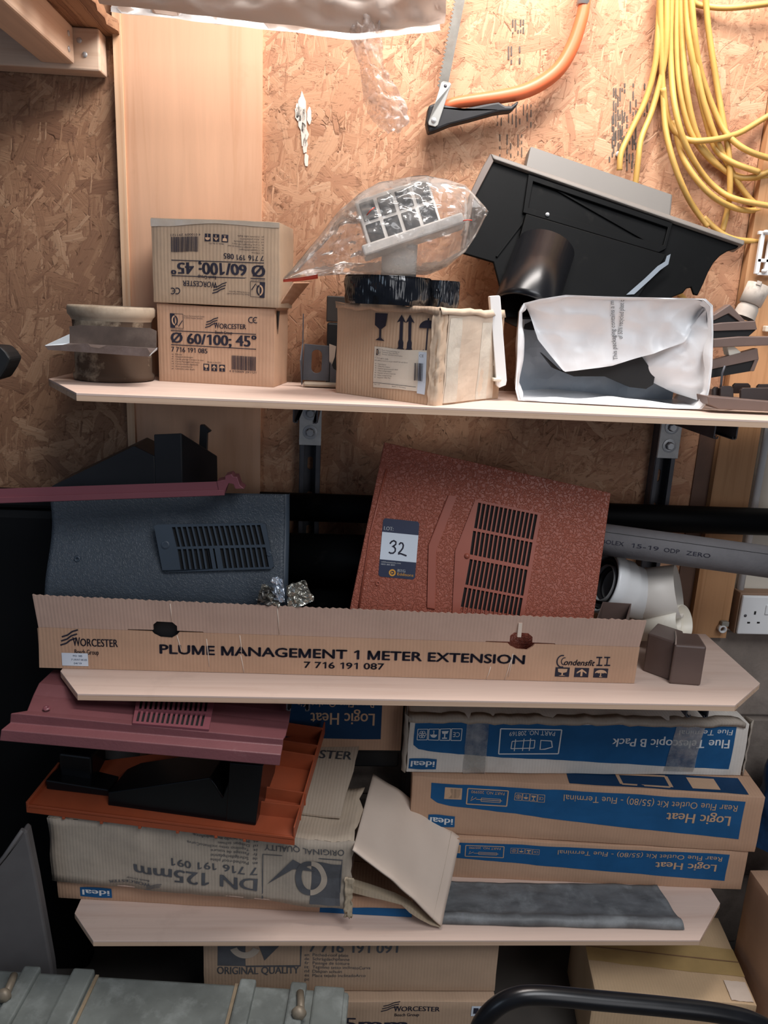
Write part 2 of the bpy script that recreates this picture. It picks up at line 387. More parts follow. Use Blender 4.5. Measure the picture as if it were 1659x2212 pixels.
class Pr:
    """flat printing: f(a, b, off) maps the face's unit square to local points"""
    def __init__(s, f): s.f = f; s.b = {}
    def B(s, m): return s.b.setdefault(m.name, (B(), m))[0]
    def text(s, t, a0, b0, a1, b1, m=None, bold=.012, shear=0, off=.0007):
        vs, fs = glyphs(t, bold, shear)
        if not vs: return
        x0 = min(v.x for v in vs); x1 = max(v.x for v in vs)
        for d in ((-bold*.8, 0, bold*.8) if bold > .012 else (0,)):       # heavy faces: strokes laid side by side
            s.B(m or INK).add([s.f(a0+(v.x+d-x0)/(x1-x0)*(a1-a0), b0+v.y/CAPH*(b1-b0), off) for v in vs], fs)
    def rect(s, a0, b0, a1, b1, m=None, nu=1, nv=1, off=.0005):
        s.B(m or INK).grid(lambda u, v: s.f(a0+(a1-a0)*u, b0+(b1-b0)*v, off), nu, nv, False)
    def band(s, lo, hi, m, n=24, nv=4, off=.0005):       # between two polylines (a,b), same count
        def pt(l, u):
            k = min(int(u*(len(l)-1)), len(l)-2); t = u*(len(l)-1)-k
            return l[k][0]+(l[k+1][0]-l[k][0])*t, l[k][1]+(l[k+1][1]-l[k][1])*t
        def g(u, v):
            p, q = pt(lo, u), pt(hi, u); return s.f(p[0]+(q[0]-p[0])*v, p[1]+(q[1]-p[1])*v, off)
        s.B(m).grid(g, n, nv, False)
    def poly(s, pts, m=None, off=.0007):
        t = tessellate_polygon([[V((p[0], p[1], 0)) for p in pts]])
        s.B(m or INK).add([s.f(p[0], p[1], off) for p in pts], [tuple(x) for x in t])
    def line(s, pts, wd, m=None, off=.0007, asp=1.0, closed=False):   # stroke; wd in b units, asp = width/height of the face
        pts = [V((p[0]*asp, p[1], 0)) for p in pts]; n = len(pts); L = []; R = []
        for i in range(n):
            a = pts[i-1] if (closed or i) else pts[0]; c = pts[(i+1) % n] if (closed or i < n-1) else pts[-1]
            t = (c-a).normalized(); q = V((-t.y, t.x, 0))*wd/2; L.append(pts[i]+q); R.append(pts[i]-q)
        b = s.B(m or INK)
        vs = [s.f(p.x/asp, p.y, off) for p in L+R]
        b.add(vs, [(i, (i+1) % n, n+(i+1) % n, n+i) for i in range(n if closed else n-1)])
    def ring(s, a, b, r, wd, m=None, asp=1.0, sx=1.0, a0=0, a1=360, n=28, off=.0007):
        s.line([(a+r*sx*math.cos(rad(a0+(a1-a0)*i/n))/asp, b+r*math.sin(rad(a0+(a1-a0)*i/n))) for i in range(n+1)], wd, m, off, asp)
    def frame(s, a0, b0, a1, b1, wd, m=None, asp=1.0, off=.0007):
        for q in ([(a0, b0), (a1, b0)], [(a1, b0), (a1, b1)], [(a1, b1), (a0, b1)], [(a0, b1), (a0, b0)]): s.line(q, wd, m, off, asp)
    def barcode(s, a0, b0, a1, b1, m=None, n=34, seed=3):
        r = random.Random(seed); x = 0; xs = []
        while len(xs) < n: w_ = r.choice((1, 1, 2, 3)); xs.append((x, x+w_)); x += w_+r.choice((1, 1, 2))
        for p, q in xs: s.rect(a0+(a1-a0)*p/x, b0, a0+(a1-a0)*q/x, b1, m, off=.0009)
    def glass(s, a, b, w_, h, m, off=.0010):             # wine glass pictogram, box centred on (a,b)
        s.poly([(a-.34*w_, b+.36*h), (a+.34*w_, b+.36*h), (a+.3*w_, b+.02*h), (a+.05*w_, b-.08*h), (a+.05*w_, b-.3*h), (a+.25*w_, b-.38*h), (a-.25*w_, b-.38*h), (a-.05*w_, b-.3*h), (a-.05*w_, b-.08*h), (a-.3*w_, b+.02*h)], m, off)
    def arrow(s, a, b, w_, h, m, off=.0010):
        s.poly([(a, b+.4*h), (a+.34*w_, b+.05*h), (a+.34*w_, b-.12*h), (a+.07*w_, b+.13*h), (a+.07*w_, b-.38*h), (a-.07*w_, b-.38*h), (a-.07*w_, b+.13*h), (a-.34*w_, b-.12*h), (a-.34*w_, b+.05*h)], m, off)
    def umbrella(s, a, b, w_, h, m, off=.0010):
        arc = [(a+.42*w_*math.cos(rad(t)), b-.02*h+.38*h*math.sin(rad(t))) for t in range(0, 181, 15)]
        s.poly(arc+[(a-.28*w_, b+.04*h), (a-.14*w_, b-.02*h), (a-.04*w_, b+.03*h), (a-.04*w_, b-.3*h), (a+.0*w_, b-.36*h), (a+.12*w_, b-.34*h), (a+.12*w_, b-.4*h), (a-.02*w_, b-.43*h), (a-.1*w_, b-.34*h), (a+.04*w_, b-.3*h), (a+.04*w_, b+.03*h), (a+.14*w_, b-.02*h), (a+.28*w_, b+.04*h)], m, off)
    def icons(s, a0, b0, a1, b1, m=None, k=None):        # three dark squares with pale pictograms
        m = m or INK; k = k or INKP; w_ = (a1-a0)*.27; h = b1-b0
        for i, fn in enumerate((s.glass, s.arrow, s.umbrella)):
            c = a0+w_/2+i*(a1-a0-w_)/2
            s.rect(c-w_/2, b0, c+w_/2, b1, m); fn(c, (b0+b1)/2, w_, h, k)
    def waves(s, a0, b0, a1, b1, m=None, asp=1.0):       # three flowing strokes of the boiler maker's mark
        for k in range(3):
            pts = []
            for i in range(15):
                u = i/14; sg = 1/(1+math.exp(-10*(u-.5)))
                pts.append((a0+(a1-a0)*(u*.84+.05*k), b0+(b1-b0)*(.02+.24*k+.44*sg+.05*math.sin(u*6.28))))
            s.line(pts, (b1-b0)*.085, m, .0007, asp)
    def worcester(s, a0, b0, a1, b1, asp, m=None, group=True):
        w_ = a1-a0; h = b1-b0
        s.waves(a0, b0+h*.42, a0+w_*.34, b1+h*.30, m, asp)
        s.text('W', a0+w_*.22, b0+h*.42, a0+w_*.345, b0+h*.86, m, .03); s.text('ORCESTER', a0+w_*.35, b0+h*.42, a1, b0+h*.80, m, .03)
        if group: s.text('Bosch Group', a0+w_*.24, b0, a0+w_*.66, b0+h*.24, m, .02)
    def quality(s, a0, b0, a1, b1, asp, m=None, word=True, k=None):       # square badge: Q over a dark half, roof tick
        m = m or INK; w_ = a1-a0; h = b1-b0
        s.frame(a0, b0, a1, b1, h*.03, m, asp); s.rect(a0, b0, a0+w_*.35, b1, m, off=.0005)
        s.ring(a0+w_*.35, b0+h*.52, h*.30, h*.10, m, asp, .62, -90, 90, off=.0009); s.ring(a0+w_*.35, b0+h*.52, h*.30, h*.10, k or INKP, asp, .62, 90, 270, off=.0011)
        s.line([(a0+w_*.5, b0+h*.3), (a0+w_*.63, b0+h*.12), (a0+w_*.95, b0+h*.55)], h*.06, m, .0009, asp)
    def lines(s, rows, a0, b0, a1, dh, h, m=None, code=None):   # small multilingual lines
        for i, (t, wfrac) in enumerate(rows):
            if code: s.text(code[i], a0-(a1-a0)*.13, b0-i*dh, a0-(a1-a0)*.06, b0-i*dh+h, m)
            s.text(t, a0, b0-i*dh, a0+(a1-a0)*wfrac, b0-i*dh+h, m, .01)
    def build(s, parent, prefix='printed'):
        nm = {'dark_printing_ink': 'dark_printing', 'faded_printing_ink': 'faded_printing', 'blue_printing_ink': 'blue_printing', 'dark_blue_printing_ink': 'blue_printing', 'paper_label': 'paper_label', 'blue_white_label': 'label_strip',
              'white_label': 'white_label', 'shiny_brown_tape': 'parcel_tape', 'tan_parcel_tape': 'parcel_tape', 'clear_parcel_tape': 'clear_tape', 'gold_print': 'gold_printing', 'grey_bag_print': 'printed_text', 'orange_brown_ink': 'barcode', 'cardboard_cut_edge': 'seam_line', 'pale_side_face': 'pale_face'}
        parent = next((c for c in parent.children if c.name.split('.')[0] in ('carton_body', 'front_wall', 'foam_tube', 'lot_sticker', 'hanging_flap')), parent)
        for k, (b, m) in s.b.items(): part(nm.get(k, 'pale_printing'), b, m, parent)
def flip(f): return lambda a, b, off=0: f(1-a, 1-b, off)

# ---------------------------------------------------------------- cardboard boxes, local x = width, y = height, z = out of the front face
def carton(name, label, BL, BR, h, depth, m, amp=.0015, group=None, seed=1, open_top=False, tone=None, sag=0.0, M=None, w=None, seam=True):
    if M is None:
        ex = BR-BL; ex.z = 0; w = w or ex.length; M = frame(BL, ex, V((0, 0, 1)))
    o = thing(name, label, 'box', M, group)
    def disp(p):
        q = V(p); e = noise.noise_vector(q*13+V((seed*9, 0, 0)))*amp + noise.noise_vector(q*40+V((seed*5, 3, 0)))*amp*.35
        if sag: e.y -= sag*math.sin(math.pi*min(max(q.x/w, 0), 1))*(q.y/h)
        if q.y < .004: e.y = abs(e.y)*.1
        return q+e
    b = B(); nx, ny, nd = max(4, int(w/.02)), max(3, int(h/.02)), max(3, int(depth/.03))
    b.grid(lambda u, v: disp((u*w, v*h, 0)), nx, ny); b.grid(lambda u, v: disp((u*w, v*h, -depth)), nx, ny)
    b.grid(lambda u, v: disp((0, v*h, -depth*u)), nd, ny); b.grid(lambda u, v: disp((w, v*h, -depth*u)), nd, ny)
    b.grid(lambda u, v: disp((u*w, 0, -depth*v)), nx, nd)
    if not open_top: b.grid(lambda u, v: disp((u*w, h, -depth*v)), nx, nd)
    part('carton_body', b, m, o, weld=True, solid=.003 if open_top else 0, off=-1, bevel=0 if open_top else .0012)
    if seam and not open_top:           # flap ends along the top front edge
        c = B(); c.box(.002, h-.0012, -depth*.5-.0008, w-.002, h+.0010, -depth*.5+.0008); part('flap_seam', c, CARDE, o)
    face = lambda a, q, off=0: disp((a*w, q*h, 0))+V((0, 0, off+.0002))
    return o, w, face, disp

# ================================================================ SETTING
def slab(name, x0, y0, z0, x1, y1, z1, m):
    o = part(name, B().box(x0, y0, z0, x1, y1, z1), m); return struct(o)
XL = PY(256, 300, WY).x; XP = PY(567, 300, WY).x; XR = PY(1604, 560, WY).x; XB = PY(277, 500, WY-.012).x
zlow = PY(1560, 1362, WY).z
slab('floor', -2.2, -2.2, -.03, 2.2, .6, 0, surf('concrete_floor', '#55504b', .85, var=(5, .2), bump=(40, .3, .002)))
wb = slab('wall_back', XL, WY, zlow, XR, WY+.018, 2.9, OSB)
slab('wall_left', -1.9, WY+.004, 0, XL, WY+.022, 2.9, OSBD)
BLOCK = surf('concrete_block', '#8a7f76', .9, var=(12, .2), bump=(90, .5, .002), dust=('#5b5048', 10, .5, .7, .6))
lw = B()
for r in range(5):
    for c in range(9):
        x = -1.4+c*.45-(.22 if r % 2 else 0); z1_ = zlow-r*.225
        if z1_ > .05: lw.box(x, WY-.002, max(0, z1_-.215), x+.44, WY+.1, z1_)
lw.box(-1.5, WY+.006, 0, 2.2, WY+.09, zlow-.005)
struct(part('wall_lower', lw, BLOCK, bevel=.004))
slab('trim_1', XB, WY-.010, .35, XP, WY+.001, 2.9, PLYV)            # ply facing panel
slab('trim_2', XL, WY-.014, .35, XB, WY+.001, 2.9, PINE)            # pine batten at its edge
st = slab('trim_3', XR+.002, WY-.02, zlow-.01, XR+.088, WY+.02, 2.9, STUD)       # stud at the end of the board
slab('trim_4', XR-.035, WY-.004, zlow, XR+.001, WY+.016, 1.42, surf('gap_shade_brown', '#5e4436', .6, var=(20, .2)))  # dark strip painting the shade in the gap beside the stud
slab('wall_right', XR+.09, WY+.002, zlow-.01, 2.2, WY+.03, 2.9, surf('painted_plasterboard', '#d2c9ba', .7, var=(4, .04)))
# marks on the board: printed grade stamps and a smear of filler
def wallf(px, py, off=.001): return PY(px, py, WY-off)
sb = B()
def hatch(x0, y0, x1, y1, n, wd, seed, vert=True, lean=0):
    r = random.Random(seed)
    for i in range(n):
        t = (i+.5)/n
        if r.random() < .12: continue
        if vert:
            x = x0+(x1-x0)*t; k = 0; y = y0
            while y < y1:
                l = r.uniform(6, 30)
                if r.random() < .72: sb.quad(wallf(x+lean*(y-y0), y), wallf(x+wd+lean*(y-y0), y), wallf(x+wd+lean*(y+l-y0), min(y1, y+l)), wallf(x+lean*(y+l-y0), min(y1, y+l)))
                y += l+r.uniform(3, 12)
hatch(1098, 42, 1132, 72, 6, 3, 1); hatch(1094, 100, 1130, 138, 6, 3.5, 2)
hatch(1322, 190, 1345, 350, 5, 3, 3); hatch(1345, 180, 1400, 250, 9, 3, 4); hatch(1312, 250, 1375, 350, 10, 3, 5); hatch(1350, 300, 1372, 372, 4, 3, 6)
hatch(1070, 225, 1150, 275, 10, 2, 8); hatch(1075, 290, 1130, 340, 7, 2, 9)
part('grade_stamp', sb, surf('faded_stamp_ink', '#5a5048', .8, var=(60, .4)), wb)
sm = B(); r_ = random.Random(5)
for (x, y, w_, h_) in ((652, 232, 9, 34), (648, 245, 12, 18), (655, 262, 10, 30), (657, 290, 9, 28), (659, 312, 6, 22), (662, 345, 5, 16), (668, 250, 5, 20), (643, 238, 4, 18)):
    pts = [(x+w_*math.cos(t)*(.7+.5*r_.random()), y+h_*math.sin(t)*(.7+.4*r_.random())) for t in [i*2*math.pi/12 for i in range(12)]]
    sm.prism([wallf(*p, .0005) for p in pts], (0, -.0012, 0))
part('filler_smear', sm, surf('white_filler', '#e6ddd2', .8), wb)

# ---------------------------------------------------------------- shelves
def shelf(name, label, xl, xr, z, chl, chr_, m=PLY):
    t = .0125; o = thing(name, label, 'shelf', V((xl, .1, z-t)))
    L = [(xl+chl[0], 0), (xr-chr_[0], 0), (xr, chr_[1]), (xr, .326), (xl, .326), (xl, chl[1])]
    b = B().plate([L], lambda u, v, w_: V((u, v, z-w_)), .004); part('top_veneer', b, m, o, M=inv(o), bevel=.0006)
    b = B().plate([L], lambda u, v, w_: V((u, v, z-.004-w_)), t-.004); part('ply_core', b, PLYE, o, M=inv(o))
    return o
s1l, s2l, s3l = PZ(173, 846, Z1), PZ(166, 1500, Z2), PZ(202, 2030, Z3)
s2r, s3r = PZ(1589, 1524, Z2), PZ(1509, 2026, Z3)
c2l, c3l, c2r, c3r = PZ(130, 1450, Z2), PZ(160, 1975, Z3), PZ(1641, 1475, Z2), PZ(1555, 1950, Z3)
shelf('top_shelf', 'topmost ply shelf holding the small elbow cartons and white mailer bag', s1l.x-.115, 1.0, Z1, (.115, .20), (.06, .08))
shelf('middle_shelf', 'middle ply shelf under the long open plume carton', c2l.x, c2r.x, Z2, (s2l.x-c2l.x, .085), (c2r.x-s2r.x, .09))
shelf('bottom_shelf', 'lowest ply shelf carrying the grey trim strip and blue banded cartons', c3l.x, c3r.x, Z3, (s3l.x-c3l.x, .07), (c3r.x-s3r.x, .10))

# slotted steel uprights with cantilever arms under each shelf
def upright(label, px, py, ax):
    X = PY(px, py, WY-.03).x; o = thing('shelf_upright', label, 'bracket', V((X, WY-.02, .15)), 'steel uprights carrying the shelves')
    zt = Z1-.014; hw = .0205
    def slot(zc, hh=.014, ww=.006): return [(ww*math.cos(t), zc+(hh-ww)*(1 if math.sin(t) > 0 else -1)+ww*math.sin(t)) for t in [i*math.pi/6+.01 for i in range(12)]]
    holes = [slot(.18+.075*i) for i in range(int((zt-.2)/.075))]
    b = B().plate([[(-hw, .15), (hw, .15), (hw, zt), (-hw, zt)]]+holes, lambda u, v, w_: V((X+u, WY-.0025+w_, v)), .0025)
    for s_ in (-1, 1):
        b.box(X+s_*hw-.00125, WY-.03, .15, X+s_*hw+.00125, WY, zt); b.box(X+s_*(hw-.004)-.004, WY-.032, .15, X+s_*(hw-.004)+.004, WY-.0295, zt)
    part('slotted_channel', b, STEELD, o, M=inv(o))
    for z in (Z1, Z2, Z3):
        zb = z-.0135
        a = B(); ye = .29 if z == Z3 else .04 if z == Z2 else .10
        a.box(X-hw, ye, zb-.0025, X+hw, WY-.033, zb)
        for s_ in (-1, 1):
            a.box(X+s_*hw-.00125, ye, zb-.034, X+s_*hw+.00125, WY-.033, zb)
            a.tube([(X+s_*(hw-.0005), ye-.0003, zb-.030), (X+s_*(hw-.002), ye-.0003, zb-.0345), (X+s_*(hw-.006), ye-.0003, zb-.0345), (X+s_*(hw-.007), ye-.0003, zb-.030)], .0012, 6)
            a.box(X+s_*(hw-.004)-.0035, ye, zb-.0355, X+s_*(hw-.004)+.0035, WY-.033, zb-.034)
        arm = part('cantilever_arm', a, STEELD, o, M=inv(o))
        p = B().box(X-.0225, WY-.040, zb-.114, X+.0225, WY-.0335, zb-.003)
        pl = part('fixing_plate', p, GALV, o, M=inv(o), bevel=.001)
        for dz in (.048, .087):
            R = Matrix.Translation((X, WY-.040, zb-dz)) @ Matrix.Rotation(rad(90), 4, 'X')
            q = B().lathe([(0, .0), (.0145, .0), (.0145, .002), (.011, .0025), (0.0085, .0025)], R, 28)
            q.lathe([(.0085, .0025), (.0085, .0095), (.007, .0105), (0, .0105)], R @ Matrix.Rotation(dz*9, 4, 'Z'), 6)
            part('bolt', q, ZINC, pl, M=inv(o), smooth=False)
    return o
upright('slotted steel upright bracket near the ply facing panel', 670, 960, 0)
upright('slotted steel upright bracket beside the bare timber stud', 1436, 1000, 0)

# ---------------------------------------------------------------- overhead shelf corner
o = thing('overhead_shelf', 'high strand board shelf corner on a pine frame, upper left', 'shelf', PY(190, 110, WY))
xa = PY(215, 110, WY-.045).x; zt = PY(200, 60, WY-.045).z; zb = PY(200, 153, WY-.045).z
part('wall_rail', B().box(-1.6, WY-.045, zb, xa, WY-.0005, zt), PINEX, o, M=inv(o), bevel=.003)
xb = PY(160, 100, WY-.046).x
part('support_beam', B().box(xb-.06, -1.0, zb+.008, xb, WY-.046, zt), PINEY, o, M=inv(o), bevel=.004)
xe = PY(260, 75, WY).x
bb = B().grid(lambda u, v: V((-1.6+(xe+1.6)*u+(.012*nz((v*9, 0, 0), 3) if u == 1 else 0), WY-.001-1.3*v, zt+.001)), 4, 40, False)
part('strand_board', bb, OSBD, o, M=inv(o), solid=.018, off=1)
for px, py in ((148, 72), (149, 106), (171, 87), (183, 118)):
    if px < 160:
        p = V((xb+.0005, PY(px, py, .3).y, 0)); d = ray(px, py); t = (xb+.0005-CAM.x)/d.x; p = CAM+d*t
        R = Matrix.Translation(p) @ Matrix.Rotation(rad(90), 4, 'Y')
    else: R = Matrix.Translation(PY(px, py, WY-.0455)) @ Matrix.Rotation(rad(90), 4, 'X')
    part('screw_head', B().lathe([(0, .0012), (.0042, .001), (.0048, 0)], R, 14), ZINC, o, M=inv(o))

# polythene bundle slumped over the edge above, with a strip hanging down
FILM = film_mat('dusty_polythene_film', (.80, .74, .68, 1), 4.0, .6, 7, .1, (.50, .43, .38, 1))
FILMC = film_mat('clear_torn_polythene', (.90, .86, .83, 1), .75, .2, 14, .6, (.80, .75, .72, 1))
yb = .10
o = thing('polythene_sheet', 'dusty translucent polythene bundle with a torn strip dangling above saw', 'plastic sheet', PY(600, 10, yb))
def bundle(u, v):
    cx = 215+u*745; lo = 8+64*min(1, u*1.35) if u < .76 else 72-90*(u-.76); hi = -95
    y = hi+(lo-hi)*(.5-.5*math.cos(v*math.pi)); d = .05*math.sin(v*math.pi)
    p = PY(cx, y+3.5*nz((u*4, v*2, 0), 2), yb); n3 = nz((u*8, v*5, 1), 2.2, 3)
    return p+V((0, -d*(.6+.5*n3)+.004*nz((u*14, v*4, 5), 1), 0))
b = B().grid(bundle, 90, 16); b.grid(lambda u, v: bundle(u, v)+V((0, .05+.05*math.sin(v*math.pi), .006)), 60, 8)
part('folded_sheet', b, FILM, o, M=inv(o))
def strip(u, v):
    pth = [(793, 40, 42), (792, 90, 34), (802, 140, 26), (815, 180, 34), (832, 225, 46), (845, 262, 40), (848, 290, 10)]
    k = min(int(v*6), 5); t = v*6-k; a, c_ = pth[k], pth[k+1]
    x = a[0]+(c_[0]-a[0])*t; y = a[1]+(c_[1]-a[1])*t; w_ = a[2]+(c_[2]-a[2])*t
    return PY(x+(u-.5)*2*w_+5*nz((u*3, v*9, 2), 2), y+6*nz((u*4, v*6, 4), 1.5), yb)+V((0, -.02*math.cos((u-.5)*3)+.016*nz((u*5, v*11, 7), 1.6), 0))
part('hanging_strip', B().grid(strip, 16, 44), FILMC, o, M=inv(o))
# ================================================================ ON THE WALL
# bow saw
yw = WY-.035
o = thing('bow_saw', 'bow saw with orange tubular frame hung on strand board wall', 'saw', PY(960, 240, yw))
pth = [(1268, -60), (1262, 10), (1252, 55), (1234, 105), (1208, 148), (1172, 178), (1130, 198), (1085, 208), (1035, 215), (985, 222), (958, 230)]
def smooth_path(p, n=6):
    out = []
    for i in range(len(p)-1):
        a = p[max(i-1, 0)]; b = p[i]; c = p[i+1]; d = p[min(i+2, len(p)-1)]
        for k in range(n):
            t = k/n; out.append(tuple(.5*((2*b[j])+(-a[j]+c[j])*t+(2*a[j]-5*b[j]+4*c[j]-d[j])*t*t+(-a[j]+3*b[j]-3*c[j]+d[j])*t**3) for j in range(len(b))))
    return out+[tuple(p[-1])]
sp = smooth_path(pth); rr = [.0098+.0035*math.sin(min(1, i/(len(sp)-1)*1.25)*math.pi*.85) for i in range(len(sp))]; rr = [r_*(1 if i < len(sp)*.8 else 1-.25*(i-len(sp)*.8)/(len(sp)*.2)) for i, r_ in enumerate(rr)]
part('tubular_frame', B().tube([PY(*p, yw) for p in sp], rr, 16), SAWO, o, M=inv(o))
part('silver_sleeve', B().tube([PY(1273, -70, yw), PY(1259, 12, yw)], .0122, 16), GALV, o, M=inv(o))
bl = B(); top = V((1008, -60, 0)); bot = V((958, 196, 0)); ax = (bot-top).normalized(); pr = V((-ax.y, ax.x, 0)); L = (bot-top).length
edge = []; k = 0
while k < L-14: edge += [(k, 11), (k+5, 16), (k+8, 11)]; k += 8.5
out = [(0, -8)]+[(0, 11)]+edge+[(L, 10), (L, -7)]
pts = [top+ax*a+pr*b_ for a, b_ in out]
bl.plate([[(p.x, p.y) for p in pts]], lambda u, v, w_: PY(u, v, yw-.004)+V((0, w_, 0)), .0014)
part('toothed_blade', bl, surf('worn_steel_blade', '#6f6c66', .5, .5, var=(30, .3), dust=('#6a5548', 20, .5, .7, .5)), o, M=inv(o))
g = [(926, 228), (940, 222), (960, 226), (1000, 234), (1050, 224), (1078, 220), (1092, 228), (1105, 228), (1121, 216), (1119, 226), (1106, 239), (1090, 240), (1070, 243), (1020, 257), (975, 268), (940, 282), (926, 286), (921, 262)]
part('grip', B().plate([g], lambda u, v, w_: PY(u, v, yw-.016)+V((0, w_, 0)), .032), RUBBER, o, M=inv(o), bevel=.004)
cl = [(953, 178), (958, 175), (972, 178), (975, 182), (946, 270), (940, 274), (926, 270), (925, 264), (940, 222)]
lv = part('tension_lever', B().plate([cl], lambda u, v, w_: PY(u, v, yw-.020-.006*(1 if 190 < v < 240 else 0))+V((0, w_, 0)), .003), surf('nickel_lever', '#a3a39f', .4, .4), o, M=inv(o), bevel=.001)
R = Matrix.Translation(PY(937, 260, yw-.0202)) @ Matrix.Rotation(rad(90), 4, 'X')
part('rivet', B().lathe([(0, .003), (.003, .0026), (.005, 0)], R, 16), ZINC, o, M=inv(o))
R = Matrix.Translation(PY(962, 186, yw-.0202)) @ Matrix.Rotation(rad(90), 4, 'X')
part('rivet', B().lathe([(0, .002), (.0028, .0016), (.0034, 0)], R, 16), STEELD, o, M=inv(o))

# coil of yellow cable: one long cable hung in loops
o = thing('cable_coil', 'coil of yellow extension cable hung in loops at upper right', 'cable', PY(1520, 250, WY))
runs = [
 [(1428, -60), (1422, 60), (1415, 140), (1395, 215), (1362, 285), (1342, 330), (1338, 368)],
 [(1440, -60), (1440, 70), (1432, 150), (1408, 240), (1385, 300), (1378, 350), (1370, 420)],
 [(1425, -60), (1428, 90), (1432, 200), (1438, 280), (1455, 350), (1478, 410), (1500, 450), (1530, 490)],
 [(1452, -60), (1448, 80), (1452, 180), (1462, 250), (1480, 310), (1510, 365), (1545, 405), (1590, 430), (1680, 448)],
 [(1462, -60), (1462, 100), (1470, 200), (1492, 285), (1530, 340), (1575, 372), (1620, 385), (1690, 372)],
 [(1470, -60), (1475, 100), (1484, 200), (1505, 290), (1540, 345), (1590, 382), (1640, 378), (1700, 350)],
 [(1482, -60), (1486, 60), (1500, 150), (1525, 260), (1545, 320), (1580, 350), (1640, 372)],
 [(1490, -60), (1500, 70), (1515, 160), (1550, 255), (1580, 300), (1625, 330), (1700, 352)],
 [(1520, -60), (1530, 60), (1545, 160), (1560, 250), (1574, 330), (1577, 400), (1572, 450), (1560, 500)],
 [(1480, -40), (1495, 2), (1530, 14), (1590, 16), (1700, 2)],
 [(1432, 190), (1446, 265), (1480, 300), (1530, 303), (1590, 290), (1640, 262), (1700, 225)],
 [(1455, 260), (1475, 340), (1520, 405), (1565, 440), (1620, 455), (1700, 440)],
 [(1520, 470), (1560, 505), (1600, 519), (1660, 519), (1720, 505)],
 [(1500, 120), (1520, 220), (1560, 330), (1620, 430), (1700, 480)],
 [(1425, 620), (1450, 625), (1468, 636), (1490, 660)],
]
for i, rn in enumerate(runs):
    sp = smooth_path(rn, 7); k = .012+.006*((i*5) % 4)
    b = B().tube([PY(x, y, WY-.008-k*(.6+.4*math.sin(j*.2+i))) for j, (x, y) in enumerate(sp)], .0056, 10)
    part('cable_loop', b, YEL, o, M=inv(o))
# one zinc screw standing out of the board
R = Matrix.Translation(PY(1336, 333, WY-.012)) @ Matrix.Rotation(rad(90), 4, 'X')
tag(part('wood_screw', B().lathe([(0, .0005), (.002, .0015), (.0052, .0012), (.0055, 0), (.003, -.003), (.0022, -.018)], R, 16), ZINC), 'zinc screw head in the board under the yellow cable', 'screw')
# white plastic clip frame hanging at the right edge
o = thing('wall_clip', 'white open plastic frame clipped to the stud at right edge', 'clip', PY(1650, 540, WY-.03))
b = B(); yy = WY-.035
for (x0, y0, x1, y1) in ((1640, 505, 1645, 592), (1660, 500, 1665, 590), (1636, 590, 1672, 594), (1640, 500, 1672, 506), (1636, 560, 1672, 566)):
    p, q = PY(x0, y1, yy), PY(x1, y0, yy); b.box(p.x, yy, p.z, q.x, yy+.008, q.z)
part('clip_body', b, WHITE, o, M=inv(o), bevel=.001)
for (x, y) in ((1655, 501), (1651, 585)):
    part('end_knob', B().lathe([(0, .004), (.0045, .003), (.006, 0), (.0045, -.003), (0, -.004)], Matrix.Translation(PY(x, y, yy-.002)), 14), WHITE, o, M=inv(o))
p = PY(1652, 710, WY-.02); tag(part('cable_clip', B().box(-.006, -.014, -.006, .03, .0, .006), CREAM, bevel=.002), 'small cream plastic block on stud below the clip frame', 'clip').location = (p.x, WY-.021, p.z)

# ================================================================ TOP SHELF
# dirty round collar behind the metal channel
c = PZ(262, 806, Z1); c = V((-.425, .235, Z1)); zt = PY(262, 662, .235).z-Z1
o = thing('pipe_collar', 'dirty cream round plastic collar at left end of top shelf', 'pipe fitting', at(c))
DIRTY = surf('mud_stained_cream_plastic', '#b7a48c', .7, var=(14, .2), dust=('#3f2b1d', 12, .34, .50, .95), bump=(60, .2, .002))
R_ = .070; pr_ = [(R_*.9, 0), (R_*1.02, .002), (R_*1.03, .010), (R_*.97, .014), (R_*.97, zt*.62), (R_*.98, zt*.7), (R_*.99, zt-.024)]
part('collar_body', B().lathe(pr_, Matrix.Identity(4), 56), DIRTY, o)
pr_ = [(R_*.99, zt-.026), (R_*1.03, zt-.02), (R_*1.09, zt-.016), (R_*1.1, zt-.004), (R_*1.07, zt), (R_*.92, zt), (R_*.9, zt-.01), (R_*.9, .004), (0, .004)]
part('collar_rim', B().lathe(pr_, Matrix.Identity(4), 56), surf('dusty_cream_rim', '#b5a48f', .7, var=(9, .2), dust=('#6e5a46', 16, .5, .7, .6)), o)
# folded sheet-metal channel lying in front of it, one end over the shelf
ych = .15
o = thing('metal_channel', 'dirty folded metal channel offcut lying before the cream collar', 'metal strip', PY(210, 740, ych))
MET = surf('dirty_grey_painted_metal', '#6f625e', .55, .2, var=(18, .25), dust=('#4a3a30', 12, .42, .66, .7))
METB = surf('bright_metal_inside', '#c9d4dc', .45, .3, var=(10, .1))
def chf(px, py, y): return PY(px, py, y)
b = B(); fl = [(96, 747), (190, 742), (196, 749), (214, 752), (230, 746), (318, 752), (325, 764), (322, 769), (103, 754)]
b.prism([chf(x, y, ych-.045) for x, y in fl], (0, .0012, 0))
part('front_flange', b, MET, o, M=inv(o))
b = B(); back = [(150, 705), (172, 702), (325, 709), (338, 715), (338, 752), (150, 741)]
b.prism([chf(x, y, ych+.008) for x, y in back], (0, .0012, 0)); part('back_flange', b, surf('rust_brown_metal', '#584a42', .6, .1, var=(18, .3), dust=('#85766a', 16, .5, .7, .5)), o, M=inv(o))
A_ = [chf(x, y, ych-.045) for x, y in ((103, 754), (322, 769))]; B_ = [chf(x, y, ych+.008) for x, y in ((338, 752), (150, 741))]
